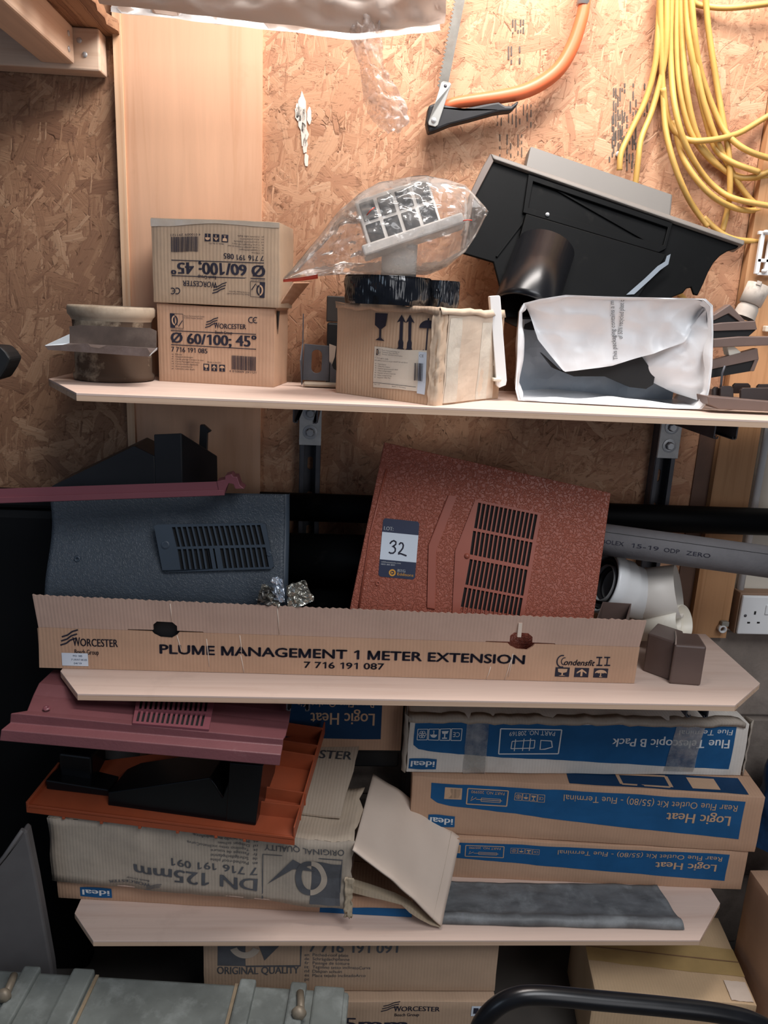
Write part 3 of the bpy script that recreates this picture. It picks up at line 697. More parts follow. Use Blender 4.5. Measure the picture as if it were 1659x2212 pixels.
b = B().prism([A_[0], A_[1], B_[0], B_[1]], (0, 0, -.0012)); part('channel_web', b, MET, o, M=inv(o))
b = B().prism([chf(97, 746, ych-.044), chf(103, 753, ych-.044), chf(149, 741, ych+.007), chf(149, 722, ych+.007)], (.001, 0, 0)); part('end_lip', b, METB, o, M=inv(o))
b = B().prism([chf(328, 762, ych-.040), chf(322, 769, ych-.044), chf(338, 756, ych+.007), chf(339, 751, ych+.004)], (.001, 0, 0)); part('end_lip', b, METB, o, M=inv(o))

# two small elbow cartons
def elbow_print(o, face, upside, asp=1.55, seed=1):
    f = flip(face) if upside else face; p = Pr(f)
    dx = 0 if not upside else .0
    p.quality(.115, .70, .225, .88, asp); p.text('ORIGINAL QUALITY', .115, .675, .225, .688, bold=0)
    p.lines([('Bosch Thermotechnik GmbH', 1), ('D-35576 Wetzlar Germany', .92)], .235, .855, .41, .025, .016)
    p.worcester(.415, .655, .76, .82, asp)
    p.ring(.805, .845, .034, .012, None, asp, 1, 60, 300); p.ring(.842, .845, .034, .012, None, asp, 1, 60, 300); p.rect(.826, .840, .841, .850)
    p.line([(.115, .660), (.845, .665)], .010, None, .0007, asp); p.line([(.115, .480), (.845, .480)], .010, None, .0007, asp)
    p.text('Ø 60/100; 45°', .117, .508, .845, .64, bold=.05)
    p.text('7 716 191 085', .117, .392, .43, .453, bold=.03)
    p.lines([('Elbow', .25), ('Doppelrohrbogen', .62), ('Coude passage à travers le mur', 1), ('Curva Passaggio nel muro', .85), ('Concentrische pijpbocht', .8), ('Arco passamuros', .6), ('Cotovelo tubo duplo', .68)], .15, .352, .40, .031, .018, code=['en', 'de', 'fr', 'it', 'nl', 'es', 'pt'])
    p.text('Made in the EU', .43, .275, .545, .292, bold=.01)
    p.icons(.395, .17, .58, .258)
    p.barcode(.635, .205, .845, .385, seed=seed); p.text('4 010009 291121', .615, .17, .845, .195, bold=.005)
    p.build(o)
BLa, BRa = PZ(343, 823, Z1), PZ(592, 837, Z1)
hA = PN(340, 655, BLa, (BRa-BLa).cross(V((0, 0, 1))).normalized()).z-Z1
oA, wA, fA, _ = carton('elbow_carton', 'small brown elbow carton standing upright directly on top shelf', BLa, BRa, hA, .110, CARD, .0012, 'small flue elbow cartons', 2)
elbow_print(oA, fA, False, seed=4)
fl_ = B().prism([V((wA-.002, hA-.002, -.008)), V((wA-.002, hA-.002, -.10)), V((wA+.042, hA+.052, -.10)), V((wA+.030, hA+.048, -.012))], (.0022, -.0015, 0))
part('open_side_flap', fl_, CARD, oA, bevel=.0006)
t_ = B().prism([V((wA+.0016, hA-.004, -.012)), V((wA+.0016, hA-.004, -.03)), V((wA+.0016, hA-.045, -.018))], (.0006, 0, 0)); part('hand_hole_shade', t_, HOLE_SHADE, oA)  # black patch paints the shade of the torn hole
nA = (BRa-BLa).cross(V((0, 0, 1))).normalized(); p0 = BLa+nA*.006
BLb, BRb = PN(331, 652, p0, nA), PN(602, 670, p0, nA); TLb = PN(327, 464, p0, nA)
exb = BRb-BLb; zb = Z1+hA+.0015; eB = V((exb.x, exb.y, 0)); BLb.z = zb
oB, wB, fB, _ = carton('elbow_carton', 'small dented elbow carton upside down on top of the other elbow carton', BLb, BRb, TLb.z-zb-.004, .112, CARDG, .0030, 'small flue elbow cartons', 3, M=frame(BLb, eB, V((0, 0, 1))), w=eB.length)
elbow_print(oB, fB, True, seed=4)
tp = B().box(.012, .168, -.004, wB*.98, .170, .0012); 
hB = TLb.z-zb-.004
tape = Pr(fB); tape.band([(.0, .90), (.5, .955), (1, .93)], [(0, .99), (.5, .99), (1, .99)], surf('clear_parcel_tape', '#b5a797', .2, var=(30, .1)), 16, 3, .0009); tape.build(oB)

# galvanised bracket between cartons
c = PZ(690, 818, Z1+.002)
o = thing('wall_bracket', 'grey steel wall bracket with an oval slot between the cartons', 'bracket', at(V((PY(690, 818, .25).x, .25, Z1))))
b = B(); W_ = .085
b.plate([[(-.032, .012), (.018, .012), (.018, .078), (-.03, .080)], [(-.006+.010*math.cos(t), .048+(.012 if math.sin(t) > 0 else -.012)+.010*math.sin(t)) for t in [i*math.pi/8+.01 for i in range(16)]]], lambda u, v, w_: V((u, w_, v)), .002)
part('slotted_plate', b, STEELD, o, bevel=.0006)
part('bottom_flange', B().box(-.030, -.022, .002, .075, .002, .010), surf('worn_cream_steel', '#a89a88', .5, .3, var=(18, .2)), o, bevel=.003)
part('side_flange', B().prism([V((-.034, -.010, .004)), V((-.034, .004, .004)), V((-.034, .004, .135)), V((-.034, -.001, .080)), V((-.037, -.014, .05))], (.002, 0, 0)), STEELD, o)
part('low_plate', B().plate([[(.02, .010), (.075, .010), (.075, .030), (.035, .031), (.026, .036), (.02, .05)], [(.06+.006*math.cos(t), .02+.006*math.sin(t)) for t in [i*math.pi/6 for i in range(12)]]], lambda u, v, w_: V((u, w_-.004, v)), .002), STEELD, o, bevel=.0005)
part('torn_sticker', B().prism([V((.017, -.001, .082)), V((.030, -.001, .078)), V((.028, -.001, .058)), V((.022, -.001, .04)), V((.018, -.001, .05))], (0, .0008, 0)), surf('torn_paper', '#a39486', .8), o)
# black fitting standing behind centre carton
p_, q_ = PY(704, 820, .30), PY(770, 642, .30)
o = thing('black_duct_or_fill', 'black square duct piece hidden behind the centre carton', 'pipe fitting', at(V((p_.x, .30, Z1))))
zz = q_.z-Z1; part('duct_or_fill_body', B().box(0, -.02, 0, .09, .05, zz-.05), BLACKM, o, bevel=.003); part('upper_collar', B().box(-.002, -.015, zz-.048, .085, .045, zz), surf('grey_black_plastic', '#3b3734', .6), o, bevel=.002)

# centre carton turned corner-on
A0, A1 = PZ(723, 848, Z1), PZ(938, 877, Z1)
o, wC, fC, dC = carton('adaptor_carton', 'worn brown carton with paper label and handling symbols, corner toward camera', A0, A1, .152, .205, card('worn_brown_cardboard', '#c2a58a', .08), .0032, seed=6)
# its torn open flaps and crushed edge
p = Pr(lambda a, b_, off=0: fC(a*.925, b_, off)); hC = .152
p.glass(.50, .80, .20, .40, INK); 
for x in (.715, .80):
    p.poly([(x, .945), (x+.045, .86), (x+.015, .875), (x+.015, .69), (x+.025, .66), (x+.025, .60), (x+.04, .585), (x-.04, .585), (x-.025, .60), (x-.025, .66), (x-.015, .69), (x-.015, .875), (x-.045, .86)])
arc = [(.975+.085*math.cos(rad(t)), .815+.085*math.sin(rad(t))) for t in range(0, 181, 15)]
p.poly(arc); p.line([(.975, .92), (.975, .58), (.955, .565), (.945, .585)], .018, None, .0007, 1.35)
LB = surf('paper_label', '#d3cabb', .7, var=(10, .04))
p.rect(.44, .13, .985, .58, LB, 6, 4, .0009); p.rect(.905, .11, .985, .56, surf('blue_white_label', '#c6d0dc', .6), 2, 4, .0013)
a_ = 1.35; q = Pr(lambda a, b_, off=0: fC(a*.925, b_, off+.0022))
q.quality(.47, .49, .515, .555, a_); q.lines([('Bosch Thermotechnology Ltd', .85), ('Cotswold Way, Warndon', .8), ('Worcester WR4 9SW United Kingdom', 1)], .53, .545, .74, .022, .012)
q.text('7-733-601-245', .46, .45, .60, .466, off=.0016); q.text('600 SIMPLE SWITCH FLUE ADAPTOR 60/100mm', .46, .425, .80, .439, off=.0016, bold=.004)
q.lines([('Abgasadapter', .42), ('Offset Flue Adaptor', .62), ('Adaptateur gaz de combustion décalé', 1), ('Offset rookgasadapter', .7), ('Adaptador de humos compensado', .9), ('Offset rookgasverloop', .7), ('Adaptador Offset Flue', .65)], .49, .385, .70, .025, .013, code=['DE', 'EN', 'FR', 'NL', 'ES', 'NL', 'PT'])
q.line([(.45, .185), (.90, .175)], .005, None, .0016, a_); q.text('Ver. 1.0', .46, .16, .52, .173, off=.0016, bold=0); q.text('Made in Germany', .66, .15, .80, .163, off=.0016, bold=0)
q.barcode(.87, .24, .96, .43, seed=8, n=12); q.text('CE', .925, .50, .965, .53, off=.0018)
q.build(o); p.build(o)
b = B(); r_ = random.Random(2)
top = [V((wC*i/14, hC+.002+.004*r_.random(), .003*r_.random())) for i in range(15)]
low = [V((wC*i/14, hC-.002-.005*r_.random(), .0025)) for i in range(15)]
part('frayed_flap', B().sheet([low, [q+V((0, .001, .002)) for q in top], [q+V((0, -.002, -.03)) for q in top]]), card('frayed_cardboard', '#b29a84'), o, solid=.0015)
top = [V((wC+.003*r_.random(), hC+.001+.005*r_.random(), -.2*i/12)) for i in range(13)]; low = [V((wC+.0045, hC-.003-.005*r_.random(), -.2*i/12)) for i in range(13)]
part('frayed_flap', B().sheet([low, top, [q+V((-.03, -.003, 0)) for q in top]]), card('pale_frayed_cardboard', '#cdb8a2'), o, solid=.0015)
def crush(u, v): 
    y = hC*v; k = .010*(1-abs(u-.5)*2)
    return V((wC-.012+.014*min(1, u*2)+.003*nz((u*6, y*60, 1)), y, (.0035-.024*max(0, u*2-1))+.004*nz((u*5, y*70, 2))-k*.4))
part('crushed_corner', B().grid(crush, 8, 26), card('pale_crushed_cardboard', '#c9b199'), o)
TAPE = surf('shiny_brown_tape', '#c8bfb0', .22, var=(30, .12), bump=(50, .4, .003))
tp = Pr(lambda a, b_, off=0: dC(V((wC, b_*hC, -a*.205)))+V((off+.001, 0, 0))); tp.rect(.10, .02, .88, .97, surf('pale_side_face', '#c8b7a4', .7, var=(14, .12), dust=('#a08d7a', 10, .5, .7, .4)), 6, 14, .0006); tp.rect(.12, .02, .30, .93, TAPE, 3, 14, .001); tp.rect(.62, .02, .78, .9, TAPE, 3, 14, .001); tp.build(o)  # paler overlay over most of the right face, with tape strips

# film-wrapped black rings lying on the centre carton
zc = Z1+.157
WRAP = surf('black_plastic_under_cling_film', '#121419', .14, var=(12, .3), stretch=(1, 1, .1), crinkle=(22, .3, .006), spec=.8)
cc = PY(836, 662, .105); o = thing('wrapped_ring', 'large black ribbed ring in cling film under the clear bag', 'pipe fitting', at(V((cc.x, .108, zc))), 'film wrapped black rings on the centre carton')
def ring(o, R_, h, n=90):
    b = B(); vs = []
    def f(u, v):
        t = u*2*math.pi; rr = R_*(1+.006*math.sin(n*t)) * (1-.03*abs(2*v-1)**4)+.0025*nz((math.cos(t)*3, math.sin(t)*3, v*2), 1.5, 3)
        return V((rr*math.cos(t), rr*math.sin(t), h*v))
    b.grid(f, 240, 8); part('ribbed_body', b, WRAP, o)
    part('top_face', B().grid(lambda u, v: V((R_*(1-v*.35)*math.cos(u*6.2832), R_*(1-v*.35)*math.sin(u*6.2832), h-.001+.002*nz((u*9, v*2, 3)))), 80, 4), WRAP, o)
    part('inner_wall', B().grid(lambda u, v: V((R_*.65*math.cos(u*6.2832), R_*.65*math.sin(u*6.2832), h*v)), 60, 1), BLACKM, o)
hR = PY(836, 595, .05).z-zc
ring(o, .073, hR)
cc = PY(948, 662, .09); o = thing('wrapped_ring', 'smaller black ribbed ring in cling film beside the large wrapped ring', 'pipe fitting', at(V((PY(954, 640, .085).x, .118, zc))), 'film wrapped black rings on the centre carton')
ring(o, .0335, hR-.002, 60)

# white louvred vent inside a clear bag, resting on the rings
zv = zc+hR+.002
VY = .09
M = frame(PY(800, 545, VY), PY(990, 482, VY)-PY(800, 545, VY), V((0, .18, 1)))
o = thing('louvre_vent', 'white and grey louvred vent terminal seen through the clear bag', 'vent', M)
def lv(px, py): q = M.inverted() @ PN(px, py, M.translation, M.to_3x3() @ V((0, 0, 1))); return q
Wd = lv(985, 485).x; Ht = lv(915, 382).y
part('base_lip', B().box(-.012, -.008, -.02, Wd+.012, .010, .022), WHITE, o, bevel=.003)
b = B()
vb = part('vent_body', B().box(0, .008, -.05, Wd*.86, Ht, -.004), WHITE, o, bevel=.003)
GREYV = surf('slot_shade_grey', '#3d4349', .4)  # dark grey blocks stand in for the shade inside the louvre openings
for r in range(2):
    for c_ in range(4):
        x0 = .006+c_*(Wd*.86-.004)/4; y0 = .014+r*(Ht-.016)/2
        part('louvre_slot_shade', B().box(x0, y0, -.006, x0+(Wd*.86)/4-.007, y0+(Ht-.016)/2-.005, -.002), GREYV, vb, bevel=.001)
R = M @ Matrix.Translation((Wd*.42, -.012, -.02)) @ Matrix.Rotation(rad(90), 4, 'X')
cs = PY(862, 560, .10); zs = zv+.001
part('round_spigot', B().lathe([(.030, 0), (.030, .060), (.027, .060), (.027, 0)], Matrix.Translation((PY(862, 570, .125).x, .125, zs)), 32, True), WHITE, o, M=M.inverted())
BAG = film_mat('clear_polythene_bag', (.93, .90, .87, 1), .28, .10, 17, .6, (.85, .80, .75, 1))
prof = [(612, 600, 604), (650, 560, 601), (690, 510, 597), (735, 452, 593), (775, 418, 594), (820, 395, 595), (870, 384, 595), (920, 379, 594), (965, 386, 578), (1005, 400, 545), (1030, 428, 505), (1048, 448, 470), (1052, 456, 464)]
o = thing('clear_bag', 'crinkled clear polythene bag with red edge round the louvred vent', 'plastic bag', V((PY(840, 590, .09).x, .09, zv)))
def bagp(side):
    def f(u, v):
        k = min(int(u*(len(prof)-1)), len(prof)-2); t = u*(len(prof)-1)-k; a, c_ = prof[k], prof[k+1]
        x = a[0]+(c_[0]-a[0])*t; y0 = a[1]+(c_[1]-a[1])*t; y1 = a[2]+(c_[2]-a[2])*t
        y = y0+(y1-y0)*v; dep = math.sin(v*math.pi)**.55*math.sin(min(1, u*1.25+.02)*math.pi*.98)**.6
        p = PY(x, y, .09); d3 = (p.x*30, p.z*30, side*4)
        r1 = nz(d3, .8, 1); r2 = abs(nz(d3, 1.7, 2)); r3 = abs(nz(d3, 3.2, 4))
        return p+V((0, side*(.058*dep)+.010*r1*dep-.016*r2*dep-.009*r3*dep, .003*r1))
    return f
b = B().grid(bagp(-1), 96, 64); b.grid(bagp(1), 60, 30); part('bag_film', b, BAG, o, M=inv(o))
RED = surf('red_bag_print', '#c8402c', .5)
part('red_edge', B().sheet([[bagp(-1)(i/20*.16, .965)+V((0, -.001, 0)) for i in range(21)], [bagp(-1)(i/20*.16, 1)+V((0, -.001, -.0035)) for i in range(21)]]), RED, o, M=inv(o), solid=.0006)
for pts in ([(792, 465), (800, 455), (809, 448)], [(1000, 477), (1010, 475), (1020, 476)]):
    part('red_edge', B().tube([PY(*p, .028) for p in pts], .0008, 6), RED, o, M=inv(o))
# large black roof vent tile leaning with its underside toward us
P1, P2, P3 = PY(1060, 345, .315), PY(1602, 525, .295), PY(1110, 640, .235)
M = frame(P1, P2-P1, P1-P3); nT = M.to_3x3() @ V((0, 0, 1)); Mi = M.inverted()
o = thing('roof_vent_tile', 'big black roof vent tile leaning on wall, round spigot facing forward', 'roof tile', M)
def lt(px, py): return Mi @ PN(px, py, P1, nT)
def l2(pts): return [(lt(*p).x, lt(*p).y) for p in pts]
out = l2([(1064, 347), (1600, 528), (1592, 536), (1572, 542), (1556, 552), (1542, 567), (1530, 588), (1520, 612), (1508, 637), (1499, 635), (1494, 620), (1484, 622), (1476, 632), (1455, 640), (1430, 655), (1300, 680), (1150, 670), (1085, 640), (1066, 566), (998, 546), (1006, 500), (1022, 430), (1040, 390)])
part('tile_plate', B().plate([out], lambda u, v, w_: V((u, v, -w_)), .006), BLACK, o, bevel=.0015)
RIMG = surf('grey_concrete_look_plastic', '#6b6661', .55, var=(10, .12), dust=('#857b71', 12, .5, .7, .5))
a, b_ = lt(1058, 334), lt(1606, 522); a2, b2 = lt(1064, 349), lt(1602, 534)
part('upper_rim', B().hexa([V((a2.x, a2.y, .010)), V((b2.x, b2.y, .010)), V((b2.x, b2.y, -.03)), V((a2.x, a2.y, -.03)), V((a.x, a.y, .006)), V((b_.x, b_.y, .006)), V((b_.x, b_.y, -.03)), V((a.x, a.y, -.03))]), RIMG, o, bevel=.003)
lft = l2([(1058, 334), (1066, 350), (1024, 430), (1002, 545), (996, 540), (1014, 420), (1040, 365)])
part('side_rim', B().plate([lft], lambda u, v, w_: V((u, v, .006-w_)), .02), surf('brown_black_tile_edge', '#4a3b33', .5), o, bevel=.002)
hd = l2([(1150, 308), (1460, 414), (1452, 500), (1130, 400)])
ho = part('rear_hood', B().plate([hd], lambda u, v, w_: V((u, v, -.012-w_)), .030), surf('smooth_grey_plastic', '#68645f', .5, var=(6, .05)), o, bevel=.003)
rc = l2([(1132, 468), (1432, 556), (1428, 566), (1345, 690), (1085, 690), (1088, 628)])
part('raised_body', B().plate([rc], lambda u, v, w_: V((u, v, .014-w_)), .014), BLACK, o, bevel=.002)
rb = l2([(1140, 380), (1450, 485), (1436, 540), (1420, 548), (1128, 462)])
part('upper_recess', B().plate([rb, l2([(1150, 395), (1440, 494), (1430, 532), (1140, 452)])], lambda u, v, w_: V((u, v, .006-w_)), .006), BLACK, o, bevel=.001)
for p, q in (((1182, 400), (1420, 535)), ((1130, 480), (1072, 556))):
    a, c_ = lt(*p), lt(*q); d = (c_-a).normalized(); n_ = V((-d.y, d.x, 0))*.002
    part('stiffening_rib', B().hexa([a-n_, c_-n_, c_+n_, a+n_, a-n_+V((0, 0, .003)), c_-n_+V((0, 0, .003)), c_+n_+V((0, 0, .003)), a+n_+V((0, 0, .003))]), BLACK, o, bevel=.001)
p = lt(1180, 467); part('steel_screw', B().lathe([(0, .003), (.003, .0025), (.004, 0)], Matrix.Translation((p.x, p.y, .007)), 14), ZINC, o)
A_ = PN(1174, 548, P1, nT); E_ = PY(1131, 672, .205); ax = (E_-A_).normalized(); Ls = (E_-A_).length
R = frame(A_-ax*.01, ax.orthogonal(), ax.cross(ax.orthogonal()))
part('round_spigot', B().lathe([(.056, 0), (.0575, Ls), (.0575, Ls+.012), (.0535, Ls+.012), (.052, .0)], R, 48, True), BLACKG, o, M=Mi)
tpx = [(1432, 560), (1440, 556), (1435, 578), (1418, 590), (1395, 612), (1362, 642), (1345, 643), (1385, 608), (1412, 582), (1428, 572)]
part('torn_tape', B().plate([l2(tpx)], lambda u, v, w_: V((u, v, .0165-w_)), .0008), surf('bluish_torn_film', '#5a646e', .3), o)
# white plastic bar with rungs
o = thing('white_bracket_bar', 'white plastic bar with short rungs standing beside the white mailer bag', 'bracket', PZ(1078, 842, Z1))
yb_ = .135
b = B().plate([[(1058, 641), (1060, 639), (1078, 638), (1081, 641), (1095, 822), (1093, 832), (1078, 838), (1073, 832)]], lambda u, v, w_: PY(u, v, yb_)+V((0, w_, 0)), .018); part('upright_bar', b, WHITE, o, M=inv(o), bevel=.002)
for (x0, y0, x1, y1, yy) in ((1052, 758, 1071, 788, .17), (1050, 797, 1072, 806, .18), (1056, 716, 1066, 722, .18), (1060, 815, 1073, 821, .15)):
    p, q = PY(x0, y1, yy), PY(x1, y0, yy); part('rung', B().box(p.x, yy-.025, p.z, q.x+.004, yy+.01, q.z), CREAM, o, M=inv(o), bevel=.0015)

# white mailer bag, open mouth toward the camera
A_, B_ = PZ(1119, 868, Z1), PZ(1526, 884, Z1); A_.y = .135; B_.y = .095
exm = V((B_.x-A_.x, B_.y-A_.y, 0)); nM = exm.cross(V((0, 0, 1))).normalized(); Mm = frame(A_, exm, V((0, 0, 1))); Mmi = Mm.inverted()
o = thing('mailer_bag', 'crumpled white plastic mailer bag lying open on the top shelf', 'bag', Mm)
MAIL = surf('white_mailer_polythene', '#e4e6e8', .32, var=(8, .03), crinkle=(11, .4, .010))
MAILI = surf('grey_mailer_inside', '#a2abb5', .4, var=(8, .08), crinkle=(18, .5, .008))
def mp(px, py, off=0): q = Mmi @ PN(px, py, A_, nM); return V((q.x, q.y, q.z+off))
rim = [(1131, 655), (1165, 646), (1222, 637), (1330, 641), (1440, 643), (1524, 645), (1540, 660), (1541, 720), (1539, 790), (1533, 840), (1526, 872), (1515, 884), (1437, 888), (1340, 884), (1250, 880), (1167, 876), (1119, 869), (1113, 840), (1117, 780), (1119, 720), (1122, 672)]
rim3 = [mp(*p) for p in rim]
for q in rim3: q.y = max(q.y, .002)
def crease(p, s=14, a=.006, sd=1):
    q = V(p)*s; return V((nz(q, 1, sd), nz(q, 1, sd+1), nz(q, 1, sd+2)))*a + V((0, 0, 1))*(-abs(nz(q, 1.9, sd+3))*a*1.6)
ctr = sum(rim3, V((0, 0, 0)))/len(rim3)
def pouch(u, v):
    n = len(rim3); k = int(u*n) % n; t = u*n-int(u*n); a, c_ = rim3[k], rim3[(k+1) % n]; p = a+(c_-a)*t
    d = .125*v; q = p+(ctr-p)*(.02+.30*max(0, v-.55)*(1 if p.y > ctr.y else .6))+V((0, 0, -d))
    e = crease(q, 13, .007*min(1, .25+v*2), 2); q += e; q.y = max(q.y, .0015)
    return q
part('outer_film', B().grid(pouch, 126, 12), MAIL, o, solid=.0012, off=0)
def lip(u, v):
    n = len(rim3); k = int(u*n) % n; t = u*n-int(u*n); a, c_ = rim3[k], rim3[(k+1) % n]; p = a+(c_-a)*t
    inw = .007+.012*max(0, nz((math.cos(u*6.28)*2, math.sin(u*6.28)*2, 1), 1.2, 5))+(.004 if p.y < .03 else 0)
    q = p+(ctr-p).normalized()*inw*v+V((0, 0, .004*math.sin(v*3.14)-.012*v)); q += crease(q, 22, .003, 6)*v; q.y = max(q.y, .002); return q
part('folded_rim', B().grid(lip, 126, 5), MAIL, o)
topE = [(1135, 655), (1165, 647), (1222, 639), (1330, 642), (1440, 645), (1500, 646), (1532, 655)]
lowE = [(1147, 676), (1166, 735), (1224, 806), (1330, 792), (1420, 765), (1485, 741), (1535, 668)]
def flap(u, v, off=0):
    k = min(int(u*6), 5); t = u*6-k
    x0 = topE[k][0]+(topE[k+1][0]-topE[k][0])*t; y0 = topE[k][1]+(topE[k+1][1]-topE[k][1])*t
    x1 = lowE[k][0]+(lowE[k+1][0]-lowE[k][0])*t; y1 = lowE[k][1]+(lowE[k+1][1]-lowE[k][1])*t
    q = mp(x0+(x1-x0)*v, y0+(y1-y0)*v); w_ = V((q.x, q.y, 0))
    s_ = min(1, v*5)
    q.z = -.004-.022*math.sin(v*2.2)+s_*(.012*nz(w_, 9, 3)-.020*abs(nz(w_, 13, 4))-.007*abs(nz(w_, 28, 6)))+off
    return q
part('hanging_flap', B().grid(flap, 80, 44), MAIL, o)
def fold(u, v):
    a, c_ = (1534, 668+205*v), ((1484-100*math.sin(v*math.pi)**.9, 738+120*v**1.3))
    q = mp(a[0]+(c_[0]-a[0])*u, a[1]+(c_[1]-a[1])*u); w_ = V((q.x, q.y, 0)); q.z = -.012-.045*u+.010*nz(w_, 18, 8)-.014*abs(nz(w_, 26, 9)); q.y = max(q.y, .002); return q
part('inner_fold', B().grid(fold, 30, 44), MAIL, o)
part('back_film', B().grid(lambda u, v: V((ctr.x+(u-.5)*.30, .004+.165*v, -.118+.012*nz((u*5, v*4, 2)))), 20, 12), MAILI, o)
smp = [flap(i/60, j/40) for i in range(61) for j in range(41)]
def onflap(px, py):
    q = mp(px, py); n_ = sorted(smp, key=lambda p: (p.x-q.x)**2+(p.y-q.y)**2)[:4]; q.z = max(p.z for p in n_)+.0012; return q
def vtext(pr, t, x0, y0, x1, y1, h):                  # reads upward, letter tops to the left
    vs, fs = glyphs(t); g1 = max(v.x for v in vs)
    pr.B(surf('grey_bag_print', '#55585c', .5)).add([onflap(x0+(x1-x0)*v.x/g1-v.y/CAPH*h, y0+(y1-y0)*v.x/g1) for v in vs], fs)
pr = Pr(None); vtext(pr, 'This packaging contains a m', 1342, 779, 1327, 650, 10); vtext(pr, 'of 50% recycled plast c', 1352, 733, 1349, 648, 10)
pr.build(o)
# black tile end lying in the bag
bt = [(1178, 765), (1222, 806), (1330, 795), (1400, 770), (1432, 815), (1428, 836), (1412, 846), (1375, 842), (1320, 818), (1250, 818), (1205, 800)]
tag(part('black_tile_end', B().plate([[(mp(*p).x, mp(*p).y) for p in bt]], lambda u, v, w_: Mm @ V((u, v, -.050-w_)), .03), BLACKM, bevel=.003), 'matt black plastic end lying inside the white mailer bag', 'roof tile')

# brown gutter fittings piled at the right end
def gutter(label, front, dark, Y, dep, grp='brown gutter fittings at right end', lips=True):
    o = thing('gutter_fitting', label, 'gutter fitting', PY(*front[-1], Y), grp)
    part('front_lip', B().prism([PY(*p, Y) for p in front], (0, dep*.25, 0)), BROWN, o, M=inv(o), bevel=.0015)
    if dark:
        part('channel_shade', B().prism([PY(*p, Y+.004) for p in dark], (0, dep, 0)), BLACKM, o, M=inv(o), bevel=.001)  # solid black block stands in for the shade inside the fitting
    return o
YG = .135
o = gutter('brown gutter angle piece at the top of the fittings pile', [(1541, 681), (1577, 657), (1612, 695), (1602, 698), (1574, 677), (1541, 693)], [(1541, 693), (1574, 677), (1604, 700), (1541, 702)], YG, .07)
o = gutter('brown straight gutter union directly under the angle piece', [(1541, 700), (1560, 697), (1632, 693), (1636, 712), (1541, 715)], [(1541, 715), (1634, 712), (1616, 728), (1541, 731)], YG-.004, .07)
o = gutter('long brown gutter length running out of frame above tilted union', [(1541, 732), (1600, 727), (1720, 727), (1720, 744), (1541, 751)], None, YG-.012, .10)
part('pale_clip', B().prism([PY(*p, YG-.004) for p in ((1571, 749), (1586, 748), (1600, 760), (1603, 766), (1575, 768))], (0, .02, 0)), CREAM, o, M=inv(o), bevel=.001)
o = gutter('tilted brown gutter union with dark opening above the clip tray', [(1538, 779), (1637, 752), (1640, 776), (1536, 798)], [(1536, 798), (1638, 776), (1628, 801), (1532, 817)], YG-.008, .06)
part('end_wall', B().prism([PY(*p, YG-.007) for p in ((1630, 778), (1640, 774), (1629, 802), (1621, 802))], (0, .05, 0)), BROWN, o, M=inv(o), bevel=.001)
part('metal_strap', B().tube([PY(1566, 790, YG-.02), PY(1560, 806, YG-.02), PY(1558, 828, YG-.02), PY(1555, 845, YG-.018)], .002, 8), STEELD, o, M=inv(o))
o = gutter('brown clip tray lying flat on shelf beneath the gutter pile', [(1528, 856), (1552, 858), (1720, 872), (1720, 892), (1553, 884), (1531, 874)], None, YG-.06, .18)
for (x0, y0, x1, y1, dy) in ((1556, 834, 1585, 862, .03), (1584, 828, 1622, 850, .06), (1600, 838, 1670, 866, .02), (1636, 830, 1680, 846, .07), (1540, 836, 1556, 862, .04)):
    Y_ = YG-.06+dy; r4 = 5; pts = [(x0, y1), (x1, y1), (x1, y0+r4), (x1-r4, y0), (x0+r4, y0), (x0, y0+r4)]
    part('upright_tab', B().prism([PY(*p, Y_) for p in pts], (0, .006, 0)), surf('dark_brown_clip', '#352a27', .3), o, M=inv(o), bevel=.001)
# grey socket pipe on top of them
ax0, ax1 = PY(1606, 686, YG+.02), PY(1640, 616, YG+.02); ax = ax1-ax0; R = frame(ax0, V((0, 1, 0)).cross(ax), V((0, 1, 0)).cross(ax).cross(ax)*-1)
R = ax.to_track_quat('Z', 'Y').to_matrix().to_4x4(); R.translation = ax0; Lp = ax.length
o = thing('pipe_socket', 'dirty pale grey pipe socket standing on the topmost gutter fitting', 'pipe fitting', R)
GREYP = surf('pale_grey_pipe', '#b9afa4', .6, var=(12, .15), dust=('#6b5d52', 18, .5, .7, .7))
part('pipe_body', B().lathe([(.0205, .0), (.0195, .006), (.0185, Lp*.30), (.0165, Lp*.36), (.0165, Lp*.39)], Matrix.Identity(4), 36), GREYP, o)
part('socket_cup', B().lathe([(.0165, Lp*.40), (.0195, Lp*.42), (.0205, Lp), (.0175, Lp), (.016, Lp*.42), (0, Lp*.42)], Matrix.Identity(4), 36), GREYP, o)
for t in (.4, 2.6, 4.4): part('rim_lug', B().box(.0165, -.004, Lp*.93, .0215, .004, Lp+.0025, Matrix.Rotation(t, 4, 'Z')), GREYP, o)
# loose screw on the shelf
p = PZ(1572, 886, Z1); R = Matrix.Translation((p.x, p.y, Z1+.0042)) @ Matrix.Rotation(rad(35), 4, 'Z') @ Matrix.Rotation(rad(90), 4, 'Y')
tag(part('loose_screw', B().lathe([(0, -.014), (.0018, -.009), (.0022, .008), (.004, .012), (.0038, .0135), (0, .0135)], R, 12), ZINC), 'loose pale screw lying on top shelf below the clip tray', 'screw')
